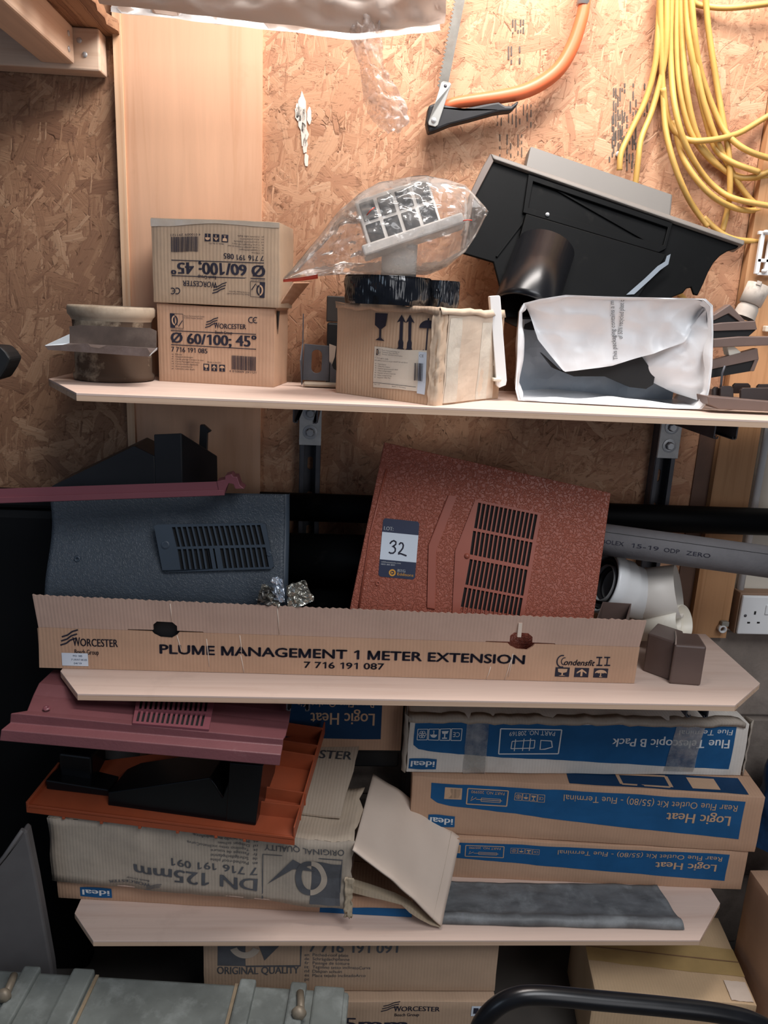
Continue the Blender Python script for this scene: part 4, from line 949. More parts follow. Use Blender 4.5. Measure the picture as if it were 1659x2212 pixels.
# ================================================================ MIDDLE SHELF
# black pipes piled behind the long carton
def pipe(label, y0, y1, X0, X1, Y, r, m=BLACK, grp='black pipes behind the long carton'):
    z = (PY(640, y0, Y-r*.3).z+PY(640, y1, Y-r*.3).z)/2 if y1 else y0
    o = thing('black_pipe', label, 'pipe', V((X0, Y, z)), grp)
    L = X1-X0; R = Matrix.Rotation(rad(90), 4, 'Y')
    part('pipe_wall', B().lathe([(r, 0), (r, L), (r-.003, L), (r-.003, 0)], R, 40, True), m, o); return o
xs = PY(560, 1200, .28).x
zt = PY(700, 1067, .29).z
pipe('topmost thin black pipe running out of frame above grey insulation', zt-.029, None, xs, 1.6, .290, .029)
pipe('middle black pipe in the dark gap between the two vent tiles', Z2+.168, None, xs+.02, .50, .275, .053)
pipe('lowest black pipe on shelf in the dark gap between vent tiles', Z2+.057, None, xs+.02, .50, .275, .053)
# grey foam pipe insulation with printed lettering
a, b_ = PY(1180, 1148, .225), PY(1720, 1222, .15); ax = b_-a; Lp = ax.length
M = frame(a, ax, V((0, 0, 1))); rI = .0315
o = thing('pipe_insulation', 'grey foam pipe insulation tube with printed letters under black pipe', 'pipe insulation', M)
FOAM = surf('grey_foam', '#6c6a6c', .75, var=(30, .08), bump=(150, .5, .0012))
b = B().lathe([(rI, 0), (rI, Lp), (.010, Lp), (.010, 0)], Matrix.Rotation(rad(90), 4, 'Y'), 48, True); part('foam_tube', b, FOAM, o)
part('split_seam', B().tube([V((i*Lp/20, rI*math.sin(rad(42))+.0002, rI*math.cos(rad(42)))) for i in range(21)], .0006, 6), BLACKM, o)
def foamf(a, b_, off=0): t = rad(8+(b_-.5)*30); return V((a*Lp, math.sin(t)*(rI+off), math.cos(t)*(rI+off)))
pr = Pr(foamf); f_ = lambda px: ((px-1180)/540)**1.0*1.03
for t, x0, x1 in (('TUBOLEX', 1272, 1338), ('15-19', 1354, 1410), ('ODP', 1421, 1453), ('ZERO', 1467, 1516)): pr.text(t, f_(x0), .25, f_(x1), .72, bold=0)
pr.build(o)

def grille(o, f2, outline, rows, m, z, t, name='vent_grille', back=.004):
    loops = [[(f2(*p).x, f2(*p).y) for p in outline]]
    for q, n, gap in rows:
        TL, TR, BR, BL = [f2(*p) for p in q]
        for i in range(n):
            u0, u1 = (i+gap/2)/n, (i+1-gap/2)/n
            loops.append([((TL+(TR-TL)*u0).x, (TL+(TR-TL)*u0).y), ((TL+(TR-TL)*u1).x, (TL+(TR-TL)*u1).y), ((BL+(BR-BL)*u1).x, (BL+(BR-BL)*u1).y), ((BL+(BR-BL)*u0).x, (BL+(BR-BL)*u0).y)])
    g = part(name, B().plate(loops, lambda u, v, w_: V((u, v, z-w_)), t), m, o, bevel=.0005)
    allp = [f2(*p) for q, n, gap in rows for p in q]; x0 = min(p.x for p in allp); x1 = max(p.x for p in allp)
    q0, q1 = rows[0][0], rows[-1][0]
    ol = [(f2(*q0[0]).x, f2(*q0[0]).y), (f2(*q0[1]).x, f2(*q0[1]).y), (f2(*q1[2]).x, f2(*q1[2]).y), (f2(*q1[3]).x, f2(*q1[3]).y)]
    part('slot_shade_sheet', B().plate([ol], lambda u, v, w_: V((u, v, z-t-.0002-w_)), .0015), HOLE_SHADE, g)  # dark sheet just behind the slots paints the shade inside the vent
    return g

# slate grey vent tile standing in the carton
P0, P1, P2 = PY(106, 1312, .128), PY(618, 1316, .128), PY(110, 1062, .165)
M = frame(P0, P1-P0, P2-P0); Mi = M.inverted(); nS = M.to_3x3() @ V((0, 0, 1))
o = thing('roof_vent_tile', 'slate grey vent tile standing upright at left in the long carton', 'roof tile', M)
def sl(px, py): return Mi @ PN(px, py, P0, nS)
Ws, Hs = sl(614, 1200).x, sl(110, 1060).y
def prof(v): return .011*math.sin((v+.12)*2*math.pi*.86)-.020*max(0, v-.86)*4*(v-.86)*4
yb0 = -.075
def st_(u, v): y = yb0+(Hs-yb0)*v; return V((Ws*u-.004*math.sin(v*6)*(1-u), y, prof(max(0, y)/Hs)))
part('tile_body', B().grid(st_, 60, 40), SLATE, o, solid=.006, off=-1)
e = B().sheet([[st_(1, i/30)+V((.0, 0, .001)) for i in range(31)], [st_(1, i/30)+V((.007, 0, -.001)) for i in range(31)], [st_(1, i/30)+V((.007, 0, -.028)) for i in range(31)]]); part('side_lip', e, SLATEF, o)
zg = .0155
grille(o, sl, [(337, 1135), (345, 1131), (566, 1128), (575, 1131), (593, 1220), (588, 1226), (362, 1233), (355, 1229)], [(((373, 1137), (566, 1132), (576, 1174), (383, 1179)), 17, .34), (((385, 1184), (577, 1180), (585, 1222), (392, 1228)), 17, .34)], SLATEF, zg, .005)
gp = [sl(*p) for p in ((337, 1135), (575, 1130), (593, 1223), (355, 1232))]
b = B().hexa([V((p.x, p.y, .002)) for p in gp]+[V((p.x, p.y, zg-.0068)) for p in gp]); part('vent_upstand', b, SLATEF, o)
for (x, y, r) in ((361, 1175, .008), (583, 1194, .005)):
    p = sl(x, y); part('screw_dimple', B().lathe([(0, .0006), (r*.5, .0004), (r*.9, .0012), (r, 0)], Matrix.Translation((p.x, p.y, zg)), 20), SLATEF, o)
p = sl(168, 1207); part('nail_boss', B().lathe([(.002, 0), (.0025, .003), (.0055, .003), (.0065, 0)], Matrix.Translation((p.x, p.y, prof(p.y/Hs)-.0005)), 20), SLATEF, o)

# terracotta vent tile with the lot sticker
P0, P1, P2 = PY(757, 1322, .125), PY(1284, 1336, .135), PY(830, 955, .205)
M = frame(P0, P1-P0, P2-P0); Mi = M.inverted(); nT2 = M.to_3x3() @ V((0, 0, 1))
o = thing('roof_vent_tile', 'terracotta vent tile with numbered lot sticker standing in the long carton', 'roof tile', M)
def tl(px, py): return Mi @ PN(px, py, P0, nT2)
def t2(pts): return [(tl(*p).x, tl(*p).y) for p in pts]
ol = t2([(830, 955), (1320, 1065), (1272, 1412), (738, 1400)])
hole = t2([(1027, 1086), (1160, 1113), (1124, 1330), (992, 1310)])
part('tile_body', B().plate([ol, hole], lambda u, v, w_: V((u, v, -w_)), .007), TERRA, o, bevel=.002)
grille(o, tl, [(1026, 1079), (1168, 1108), (1128, 1352), (976, 1332), (983, 1190)],
       [(((1031, 1085), (1162, 1112), (1152, 1166), (1022, 1140)), 14, .32), (((1020, 1146), (1151, 1172), (1142, 1224), (1013, 1197)), 14, .32),
        (((1013, 1207), (1140, 1231), (1131, 1287), (1003, 1262)), 14, .32), (((1001, 1268), (1130, 1292), (1121, 1343), (991, 1322)), 14, .32)], TERRAF, .0028, .004)
part('bent_ridge', B().plate([t2([(968, 1069), (987, 1071), (943, 1187), (940, 1316), (922, 1313), (925, 1177)])], lambda u, v, w_: V((u, v, .004-w_)), .004), TERRAF, o, bevel=.0015)
for pts in ([(835, 1013), (800, 1152), (775, 1314)],):
    part('edge_rib', B().tube([tl(*p)+V((0, 0, .0006)) for p in pts], .0022, 8), TERRAF, o)
for (x, y) in ((853, 1075), (816, 1260)):
    p = tl(x, y); part('nail_boss', B().lathe([(.0018, 0), (.0022, .0022), (.0042, .0022), (.0052, 0)], Matrix.Translation((p.x, p.y, 0)), 20), TERRAF, o)
p = tl(1008, 1201); part('round_boss', B().lathe([(0, .005), (.003, .0044), (.005, .002), (.0058, 0)], Matrix.Translation((p.x, p.y, .0025)), 20), TERRAF, o)
# sticker
cs = [tl(*p) for p in ((817, 1245), (896, 1252), (906, 1127), (828, 1119))]
def stk(a, b_, off=0):
    p = cs[0]*(1-a)*(1-b_)+cs[1]*a*(1-b_)+cs[2]*a*b_+cs[3]*(1-a)*b_; return V((p.x, p.y, .0009+off))
NAVY = surf('navy_label', '#28304a', .4, var=(30, .05)); LABW = surf('white_label', '#d3dce6', .45, var=(10, .03)); GOLD = surf('gold_print', '#d99a35', .5)
c_ = .05; pts = [(c_, 0), (1-c_, 0), (1, c_*.7), (1, 1-c_*.7), (1-c_, 1), (c_, 1), (0, 1-c_*.7), (0, c_*.7)]
part('lot_sticker', B().prism([stk(*p, -.0005) for p in pts], (0, 0, .0006)), NAVY, o, label='navy and white lot sticker')
pr = Pr(stk); pr.rect(0, .295, 1, .765, LABW, off=.0005)
pr.text('LOT:', .045, .80, .30, .862, INKW, .02)
pr.line([(.24, .575), (.28, .615), (.34, .635), (.40, .615), (.40, .575), (.35, .545), (.31, .535), (.36, .528), (.40, .50), (.40, .455), (.35, .42), (.28, .415), (.23, .43)], .026, None, .0012, .64)
pr.line([(.49, .575), (.53, .61), (.58, .605), (.61, .57), (.60, .52), (.55, .47), (.50, .435), (.49, .415), (.55, .425), (.64, .41), (.72, .395)], .026, None, .0012, .64)
pr.text('eddisonsassets.com', .05, .245, .58, .272, INKW, .02); pr.text('0333 200 2041', .05, .205, .42, .228, INKW, 0)
pr.text('BTG', .51, .108, .72, .155, INKW, .02); pr.text('Eddisons', .51, .048, .95, .095, GOLD, .01)
pr.ring(.37, .085, .047, .026, GOLD, .64); pr.poly([(.345, .065), (.345, .105), (.405, .085)], GOLD)
pr.build(o)

# long plume carton, front flap standing up
A_, B_ = PZ(85, 1443, Z2), PZ(1370, 1477, Z2); ex = V((B_.x-A_.x, B_.y-A_.y, 0)); nP = ex.cross(V((0, 0, 1))).normalized(); M = frame(A_, ex, V((0, 0, 1))); Mi = M.inverted()
wP, dP = ex.length, .125
o = thing('long_carton', 'long brown open carton with printed front and two hand holes, vent tiles inside', 'box', M)
def lp(px, py): q = Mi @ PN(px, py, A_, nP); return V((q.x, q.y, 0))
foldy = lambda x: lp(83, 1355).y+(lp(1380, 1398).y-lp(83, 1355).y)*x/wP
tiltf = .16
fold_px = lambda px: 1355+(px-83)*43/1297
low = [lp(90, 1440), lp(1370, 1476)]; low[0].y = low[1].y = .0008
notch = lambda x0, x1, c0, c1, d: [(x1, fold_px(x1)), (c1+3, fold_px(c1)+1), (c1-2, fold_px(c1)+d*.5), (c1-14, fold_px(c1)+d), (c0+16, fold_px(c0)+d), (c0+2, fold_px(c0)+d*.5), (c0-3, fold_px(c0)+1), (x0, fold_px(x0))]
loop = [(0, .0008), (wP, .0008)]+[(lp(1382, fold_px(1382)).x, foldy(wP))]
for n_ in (notch(1048, 1200, 1100, 1152, 14), notch(275, 440, 330, 384, 14)): loop += [(lp(*p).x, lp(*p).y) for p in n_]
loop += [(lp(83, 1355).x, foldy(0))]
part('front_wall', B().plate([loop], lambda u, v, w_: V((u, v, .0-w_)), .004), CARD, o)
top = []; nT_ = 180; r_ = random.Random(4)
for i in range(nT_+1):
    px = 75+(1393-75)*i/nT_; py = 1281+(1337-1281)*(i/nT_)+2.0*math.sin(i/nT_*math.pi)+(1.6 if i % 2 else -.8)+r_.uniform(-.8, .8)
    q = lp(px, py); top.append((q.x, q.y))
hole = lambda x0, x1, c0, c1, h: [(x0, fold_px(x0)), (x0+2, fold_px(x0)-2), (c0, fold_px(c0)-2.5), (c0, fold_px(c0)-h+8), (c0+9, fold_px(c0)-h), (c1-10, fold_px(c1)-h), (c1, fold_px(c1)-h+9), (c1, fold_px(c1)-2.5), (x1-2, fold_px(x1)-2), (x1, fold_px(x1))]
loop = [(lp(83, 1356).x, foldy(0)+.0003)]
for n_ in (hole(275, 440, 331, 383, 22), hole(1048, 1200, 1101, 1150, 24)): loop += [(lp(*p).x, lp(*p).y+.0003) for p in n_]
loop += [(lp(1381, 1398).x, foldy(wP)+.0003)]+top[::-1]
part('front_flap', B().plate([loop], lambda u, v, w_: V((u, v, max(0, v-foldy(u))*tiltf-w_)), .004), CARDI, o)
b = B().box(.0, .0008, -dP, wP, .075, -dP+.004); part('back_wall', b, CARDI, o)
part('end_wall', B().box(0, .0008, -dP+.004, .004, .078, -.004), CARD, o); part('end_wall', B().box(wP-.004, .0008, -dP+.004, wP, .076, -.004), CARD, o)
part('carton_floor', B().box(.004, .0008, -dP+.004, wP-.004, .003, -.004), CARDI, o)
cr = B()
for (x0, y0, x1, y1) in ((520, 1415, 527, 1458), (518, 1372, 522, 1412), (382, 1372, 392, 1408), (446, 1380, 452, 1440), (600, 1310, 603, 1370), (1108, 1412, 1098, 1462), (1104, 1424, 1090, 1470), (370, 1300, 372, 1340), (1060, 1440, 1050, 1472)):
    p, q = lp(x0, y0), lp(x1, y1); q.y = max(q.y, .002); zf = lambda p: max(0, p.y-foldy(p.x))*tiltf+.0002
    cr.tube([p+V((0, 0, zf(p))), (p+q)/2+V((.0006, 0, zf(p)*.5+zf(q)*.5+.0004)), q+V((0, 0, zf(q)))], .0009, 6)
part('crease_marks', cr, CARDP, o)
p = lp(1120, 1372); q = lp(1117, 1342); part('hole_crease', B().box(p.x-.004, p.y, p.y*.0+.0165-.014, p.x+.003, q.y, .0175-.008), CARDP, o)  # pale crease standing in the right hand hole
def ff(a, b_, off=0): return V((a*wP, b_*.08, off+.0002))
AP = wP/.08
def ub(px, py): q = lp(px, py); return q.x/wP, q.y/.08
pr = Pr(ff)
def ptext(t, x0, y0, x1, y1, h, bold=.012, m=None, shear=0):          # baseline from px (x0,y0) to (x1,y1), cap height h px
    a0, b0 = ub(x0, y0); a1, b1 = ub(x1, y1); vs, fs = glyphs(t, bold, shear); gx0 = min(v.x for v in vs); gx1 = max(v.x for v in vs); hh = ub(x0, y0-h)[1]-b0
    for d, e in (((-bold, 0), (0, 0), (bold, 0), (0, bold*.8), (0, -bold*.8)) if bold > .012 else ((0, 0),)): pr.B(m or INK).add([ff(a0+(v.x+d-gx0)/(gx1-gx0)*(a1-a0), b0+(v.x-gx0)/(gx1-gx0)*(b1-b0)+(v.y+e)/CAPH*hh, .0007) for v in vs], fs)
ptext('PLUME MANAGEMENT 1 METER EXTENSION', 346, 1411, 1132, 1434, 19, .030)
ptext('7 716 191 087', 657, 1442, 829, 1446, 13, .022)
a0, b0 = ub(132, 1410); a1, b1 = ub(254, 1378); pr.worcester(a0, b0-.02, a1, b1+.06, AP)
ptext('ondensfit', 1218, 1436, 1284, 1438, 12, .02, None, .25); 
for x0 in (1288, 1305):
    for (xa, ya, xb_, yb_) in ((x0+4, 1438, x0+9, 1419), (x0, 1438, x0+13, 1435.5), (x0, 1421, x0+13, 1418.5)):
        a_, b_ = ub(xa, ya); c_, d_ = ub(xb_, yb_); pr.rect(a_, b_, c_, d_, off=.0008)
a0, b0 = ub(1214, 1428); pr.ring(a0, b0, .15, .03, None, AP, .8, 75, 290); pr.ring(a0+.004, b0, .09, .02, None, AP, .8, 75, 270)
a0, b0 = ub(1198, 1461); a1, b1 = ub(1314, 1444); pr.icons(a0, b0, a1, b1)
a0, b0 = ub(135, 1437); a1, b1 = ub(190, 1411); pr.rect(a0, b0, a1, b1, LABW, off=.0009); ptext('A', 141, 1429, 152, 1429, 14, 0); 
for i, t in enumerate(('PO 185', '71.RW7.00.05', '04/19')):
    x0, x1 = ((158, 178), (154, 188), (160, 176))[i]; vs, fs = glyphs(t); a_, b_ = ub(x0, 1418+i*8); a2, _ = ub(x1, 1418); g1 = max(v.x for v in vs)
    pr.B(INKBD).add([ff(a_+v.x/g1*(a2-a_), b_+v.y/CAPH*.045, .0013) for v in vs], fs)
pr.build(o)
p, q = PY(300, 1400, .105), PY(470, 1400, .105)
tag(part('hole_shade_strip', B().box(p.x, .1015, Z2+.0035, q.x, .1065, Z2+.108), BLACKM, bevel=.001), 'added matt black strip darkening the left hand hole of the long carton', 'dark backing')  # added so that the left hand hole looks dark
# foil tape scraps stuck to the flap edge
FOIL = surf('crumpled_foil_tape', '#a9a69c', .22, .75, var=(40, .15), crinkle=(70, .8, .004))
FOILB = surf('crumpled_bright_foil', '#c6cfda', .2, .6, var=(40, .1), crinkle=(60, .6, .004))
Yf = A_.y-.012
o = thing('foil_tape_scrap', 'crumpled silver foil tape scrap stuck on edge of the long carton flap', 'tape', PY(615, 1305, Yf))
def scrap(o, poly, m, sd, dy=0, nm='foil_fold'):
    (a, b_, c, d) = poly
    def f(u, v):
        x = (a[0]*(1-u)+b_[0]*u)*(1-v)+(d[0]*(1-u)+c[0]*u)*v; y = (a[1]*(1-u)+b_[1]*u)*(1-v)+(d[1]*(1-u)+c[1]*u)*v
        x += 5*nz((u*3, v*3, sd), 1.3, sd); y += 5*nz((u*3, v*3, sd+2), 1.3, sd)
        return PY(x, y, Yf+dy)+V((0, .010*nz((u*2.4, v*2.4, sd), 1, 3)-.014*abs(nz((u*4, v*4, sd), 1, 5)), 0))
    part(nm, B().grid(f, 14, 14, False), m, o, M=inv(o), solid=.0006)
scrap(o, ((585, 1243), (612, 1246), (616, 1302), (594, 1292)), FOILB, 1, -.004); scrap(o, ((568, 1262), (604, 1272), (606, 1310), (554, 1296)), FOIL, 2, .002)
scrap(o, ((618, 1262), (660, 1252), (680, 1296), (622, 1316)), FOIL, 3, -.002); scrap(o, ((560, 1274), (592, 1268), (600, 1300), (556, 1304)), surf('dark_foil', '#5d5a56', .35, .6, bump=(60, .6, .004)), 4, .0)

# long maroon tile trim lying over the slate tile
o = thing('tile_trim', 'long maroon plastic verge trim lying across top of the slate tile', 'roof trim', PY(470, 1055, .13))
MARF = surf('smooth_maroon_plastic', '#74424a', .42, var=(8, .06))
YT = .118
d = PY(-60, 1072, YT-.03)-PY(470, 1054, YT)
part('trim_body', B().prism([PY(*p, YT) for p in ((470, 1040), (470, 1069), (474, 1071), (474, 1040))], d), MARF, o, M=inv(o), bevel=.0006)
part('lower_lip', B().prism([PY(470, 1069, YT), PY(486, 1070, YT-.006), PY(484, 1058, YT-.006), PY(472, 1058, YT)], d), MARF, o, M=inv(o), bevel=.0006)
part('end_clip', B().prism([PY(*p, YT-.002) for p in ((468, 1040), (486, 1036), (486, 1028), (500, 1024), (504, 1030), (512, 1030), (518, 1048), (528, 1056), (508, 1056), (504, 1046), (494, 1044), (488, 1056), (484, 1070), (474, 1069))], (0, .03, 0)), MARF, o, M=inv(o), bevel=.001)
# dark hooded roof terminal behind it
YH = .205
DK = surf('charcoal_hood_plastic', '#25262a', .45, var=(8, .12))
o = thing('roof_terminal', 'charcoal plastic roof terminal hood behind the maroon trim', 'roof terminal', V((PY(330, 1000, YH).x, YH+.05, Z2)))
zf = lambda x, y: V((PY(x, 1000, YH).x, YH, Z2))
part('sloped_body', B().prism([PY(112, 1050, YH), PY(290, 963, YH), PY(334, 985, YH), zf(334, 0), zf(112, 0)], (0, .10, 0)), DK, o, M=inv(o), bevel=.002)
q = [PY(332, 938, YH), PY(392, 935, YH), zf(392, 0), zf(332, 0)]
r2 = [PY(372, 960, YH+.11), PY(470, 985, YH+.10), V((PY(472, 1000, YH+.10).x, YH+.10, Z2)), V((PY(372, 1000, YH+.11).x, YH+.11, Z2))]
part('hood_tower', B().hexa([q[3], q[2], r2[2], r2[3], q[0], q[1], r2[1], r2[0]]), DK, o, M=inv(o), bevel=.002)
part('top_hook', B().prism([PY(*p, YH+.09) for p in ((432, 918), (440, 918), (456, 932), (448, 936), (446, 1000), (428, 1000), (430, 960))], (0, .012, 0)), DK, o, M=inv(o), bevel=.001)

# white flue elbow leaning out of the carton
Pa, Pb, Pe = PY(1299, 1257, .253), PY(1386, 1284, .262), PY(1466, 1277, .228)
KE = 1.10
o = thing('flue_elbow', 'white plastic flue elbow with dark gasket beside the terracotta tile', 'pipe fitting', Pb)
def along(a, b_): ax = (b_-a).normalized(); R = ax.to_track_quat('Z', 'Y').to_matrix().to_4x4(); R.translation = a; return R, (b_-a).length
R, L = along(Pa, Pb); KS = Matrix.Scale(KE, 4); R = R @ KS; L /= KE
part('socket_cup', B().lathe([(.053, .004), (.054, 0), (.0585, 0), (.0595, .004), (.0595, .022), (.0555, .026), (.0555, .048), (.051, .052), (.049, L), (.047, L), (.047, .03)], R, 56, True), WHITE, o, M=inv(o))
part('rubber_gasket', B().lathe([(.049, .006), (.044, .004), (.041, .010), (.046, .02), (.049, .02)], R, 48, True), surf('dark_grey_rubber', '#3b3a3d', .55), o, M=inv(o))
part('inner_pipe', B().lathe([(.034, .004), (.036, .004), (.036, .06), (.034, .06)], R, 40, True), WHITE, o, M=inv(o))
part('inner_gasket', B().lathe([(.033, .010), (.029, .012), (.029, .02), (.033, .02)], R, 40, True), surf('dark_grey_rubber', '#3b3a3d', .55), o, M=inv(o))
part('bend_joint', B().lathe([(.0487*math.cos(t), .0487*math.sin(t)) for t in [(-90+i*15)*math.pi/180 for i in range(13)]], Matrix.Translation(Pb) @ KS, 40), WHITE, o, M=inv(o))
R2, L2 = along(Pb, Pe); R2 = R2 @ KS; L2 /= KE
part('plain_sleeve', B().lathe([(.0485, 0), (.0495, .004), (.0505, L2), (.0480, L2), (.046, 0)], R2, 56, True), surf('off_white_sleeve', '#cfc8bf', .45, var=(8, .04), dust=('#8a8178', 14, .62, .8, .4)), o, M=inv(o))
# cream pipe end behind the brown bend
cb = PY(1478, 1344, .195); ca = V((cb.x-.075, cb.y+.085, Z2+.0375))
R, L = along(ca, cb); o = thing('pipe_offcut', 'cream pipe offcut lying on shelf behind the brown downpipe bend', 'pipe', V((cb.x, cb.y, Z2)))
part('outer_pipe', B().lathe([(.036, 0), (.036, L), (.034, L), (.034, 0)], R, 48, True), CREAM, o, M=inv(o)); part('inner_pipe', B().lathe([(.024, .0), (.024, L-.018), (.0225, L-.018), (.0225, 0)], R, 40, True), CREAM, o, M=inv(o))
# brown square tube end standing in the carton
o = thing('square_pipe', 'brown square pipe end poking out of the right end of long carton', 'pipe', V((PY(1325, 1330, .13).x, .13, Z2+.004)))
rim = [PY(1302, 1300, .165), PY(1364, 1304, .160), PY(1350, 1352, .105), PY(1284, 1350, .110)]; dn = V((0, .0, -.085)); cc = sum(rim, V((0, 0, 0)))/4
for i in range(4):
    a, b_ = rim[i], rim[(i+1) % 4]; ia, ib = a+(cc-a)*.07, b_+(cc-b_)*.07
    part('pipe_side', B().hexa([a+dn, b_+dn, ib+dn, ia+dn, a, b_, ib, ia]), BROWND, o, M=inv(o))
# brown square downpipe bend standing on the shelf
o = thing('downpipe_bend', 'brown square downpipe bend standing on the middle shelf, right end', 'pipe fitting', V((PZ(1450, 1470, Z2).x, PZ(1450, 1470, Z2).y+.03, Z2)))
a, b_, c, d = PZ(1388, 1449, Z2), PZ(1444, 1470, Z2), PZ(1444, 1477, Z2), PZ(1513, 1482, Z2)
nA = (b_-a).cross(V((0, 0, 1))).normalized(); hA_ = PN(1395, 1366, a, nA).z-Z2; hB_ = PN(1453, 1394, c, V((0, -1, 0))).z-Z2
bk = V((.042, .055, 0)); up = V((0, 0, hA_))
part('inner_length', B().hexa([a, b_, b_+bk, a+bk, a+up, b_+up, b_+bk+up, a+bk+up]), BROWND, o, M=inv(o), bevel=.003)
bk = V((.012, .062, 0)); up = V((0, 0, hB_+.002)); off = V((0, -.001, 0))
part('socket_length', B().hexa([c+off, d+off, d+bk, c+bk+V((.012, 0, 0)), c+up+off, d+up+off, d+bk+up, c+bk+up+V((.012, 0, 0))]), BROWND, o, M=inv(o), bevel=.004)
part('moulded_edge', B().tube([c+up+V((.0015, -.002, .001)), c+bk*.5+up+V((.010, 0, .0015)), c+bk+up+V((.016, 0, .001))], .0014, 8), surf('pale_brown_edge', '#a79388', .4), o, M=inv(o))  # paler bead along the edge where the two lengths meet

# wall socket, conduit and cable clip at the right edge
Ysk = WY-.045
a, b_ = PY(1592, 1370, Ysk), PY(1594, 1287, Ysk)
o = thing('wall_socket', 'white double wall socket on brown back box at right frame edge', 'socket', V((a.x+.073, WY, a.z+.043)))
x0, z0, z1_ = a.x, a.z, b_.z
part('face_plate', B().box(x0, Ysk, z0, x0+.146*.98, Ysk+.009, z1_), WHITE, o, M=inv(o), bevel=.003)
part('back_box', B().box(x0-.003, Ysk+.009, z0-.002, x0+.148, WY-.003, z1_+.004), surf('brown_back_box', '#8d6f58', .6), o, M=inv(o), bevel=.002)
for (px, py, w_, h_) in ((1631, 1324, .0045, .008), (1617, 1345, .0065, .004), (1638, 1345, .0065, .004)):
    p = PY(px, py, Ysk); part('pin_hole_shade', B().box(p.x-w_/2, Ysk-.0003, p.z-h_/2, p.x+w_/2, Ysk+.001, p.z+h_/2), HOLE_SHADE, o, M=inv(o))  # dark inlays paint the shade of the pin openings
    part('pin_hole_shade', B().box(p.x-w_/2+.07, Ysk-.0003, p.z-h_/2, p.x+w_/2+.07, Ysk+.001, p.z+h_/2), HOLE_SHADE, o, M=inv(o))
p = PY(1610, 1330, Ysk); part('plate_screw', B().lathe([(0, .001), (.003, .0008), (.0036, 0)], Matrix.Translation((p.x, Ysk, p.z)) @ Matrix.Rotation(rad(90), 4, 'X'), 14), STEELD, o, M=inv(o))
p = PY(1656, 1316, Ysk); part('rocker_switch', B().box(p.x-.003, Ysk-.003, p.z-.012, p.x+.012, Ysk+.002, p.z+.010), WHITE, o, M=inv(o), bevel=.001)
p = PY(1599, 1274, WY-.012); q = PY(1640, 935, WY-.012)
tag(part('cable_conduit', B().tube([V((p.x, WY-.012, p.z)), V((p.x, WY-.012, 2.4))], .0075, 16), WHITE), 'white vertical cable conduit running up wall above the double socket', 'conduit')
p = PY(1562, 1352, WY-.024); o = thing('pipe_clip', 'tiny grey and white pipe clip fixed to stud left of socket', 'clip', V((p.x, WY-.021, p.z)))
part('clip_base', B().box(-.008, -.012, .001, .009, -.0005, .013), surf('grey_clip_plastic', '#8d8a80', .5), o, bevel=.002); part('white_saddle', B().lathe([(.006, 0), (.009, 0), (.009, .012), (.006, .012)], Matrix.Translation((-.004, -.013, -.005)) @ Matrix.Rotation(rad(90), 4, 'X') @ Matrix.Translation((0, 0, -.012)), 20, True), WHITE, o)
# ================================================================ BOTTOM SHELF
# flat carton at the bottom left
A_, B_ = PZ(125, 1940, Z3), PZ(890, 1982, Z3)
o, wI, fI, _ = carton('flat_carton', 'flat brown carton with small blue logo under the crushed grey carton', A_, B_, .044, .20, CARD, .0015, None, 11)
pr = Pr(flip(fI))
def ideal(pr, a0, b0, a1, b1, asp=1.0, m=None):
    n = 6; h = b1-b0; w_ = a1-a0
    pr.band([(a0+w_*i/n, b0+h*.02+h*.06*math.cos((i/n-.5)*3.14)*-1) for i in range(n+1)], [(a0+w_*i/n, b1+h*.04*math.sin(i/n*3.14)) for i in range(n+1)], m or INKB, 8, 2, .0009)
    pr.text('ideal', a0+w_*.08, b0+h*.24, a1-w_*.08, b0+h*.80, INKW, .03, off=.0014)
ideal(pr, .845, .30, .935, .80); pr.band([(.0, .52), (.13, .58), (.26, .66)], [(.0, .98), (.13, .98), (.26, .98)], INKB, 10, 2); pr.build(o)
zE = Z3+.0465
# big crushed grey carton
A_, B_ = PZ(113, 1902, zE), PZ(748, 1962, zE); exE = V((B_.x-A_.x, B_.y-A_.y, 0)); nE = exE.cross(V((0, 0, 1))).normalized()
hE = PN(110, 1764, A_, nE).z-zE; dE = .185
CARDS = card('crushed_grey_cardboard', '#b5a797', .12, dust=('#8d8378', 7, .45, .7, .55))
M = frame(A_, exE, V((0, 0, 1))); Mi = M.inverted(); wE = exE.length
o = thing('torn_carton', 'large crushed grey carton printed upside down, torn open at right', 'box', M); oE = o
def dispE(p):
    q = V(p); k = 1+1.4*max(0, q.x/wE-.45)
    e = noise.noise_vector(q*11+V((9, 0, 0)))*.0055*k+noise.noise_vector(q*30+V((3, 3, 0)))*.0022*k
    if q.y < .004: e.y = abs(e.y)*.1
    if q.z < -.05: e.y = min(e.y, .001)
    e.x *= .6; return q+e
b = B(); nx, ny, nd = 40, 9, 10
jag = lambda v, s: .010*nz((v*9, s, 0), 1.5, 2)+.006*nz((v*30, s, 1), 1, 3)
def fr(u, v): return dispE(((wE+jag(v, 1)+.014*v)*u, v*hE, 0))
b.grid(fr, nx, ny); part('front_wall', b, CARDS, o, solid=.003, off=0)
def tp_(u, v): return dispE(((wE+.012+jag(v, 2))*u, hE, -dE*v))
part('top_wall', B().grid(tp_, nx, nd), card('pale_crushed_cardboard_top', '#c3b19c', .13), o, solid=.003, off=-1)
part('back_wall', B().grid(lambda u, v: dispE((wE*u, hE*v, -dE)), nx, ny), CARDS, o); part('left_wall', B().grid(lambda u, v: dispE((0, hE*v, -dE*u)), nd, ny), CARDS, o)
part('bottom_wall', B().grid(lambda u, v: V((wE*u, .0015, -dE*v)), 4, 4), CARDI, o, solid=.002, off=1)
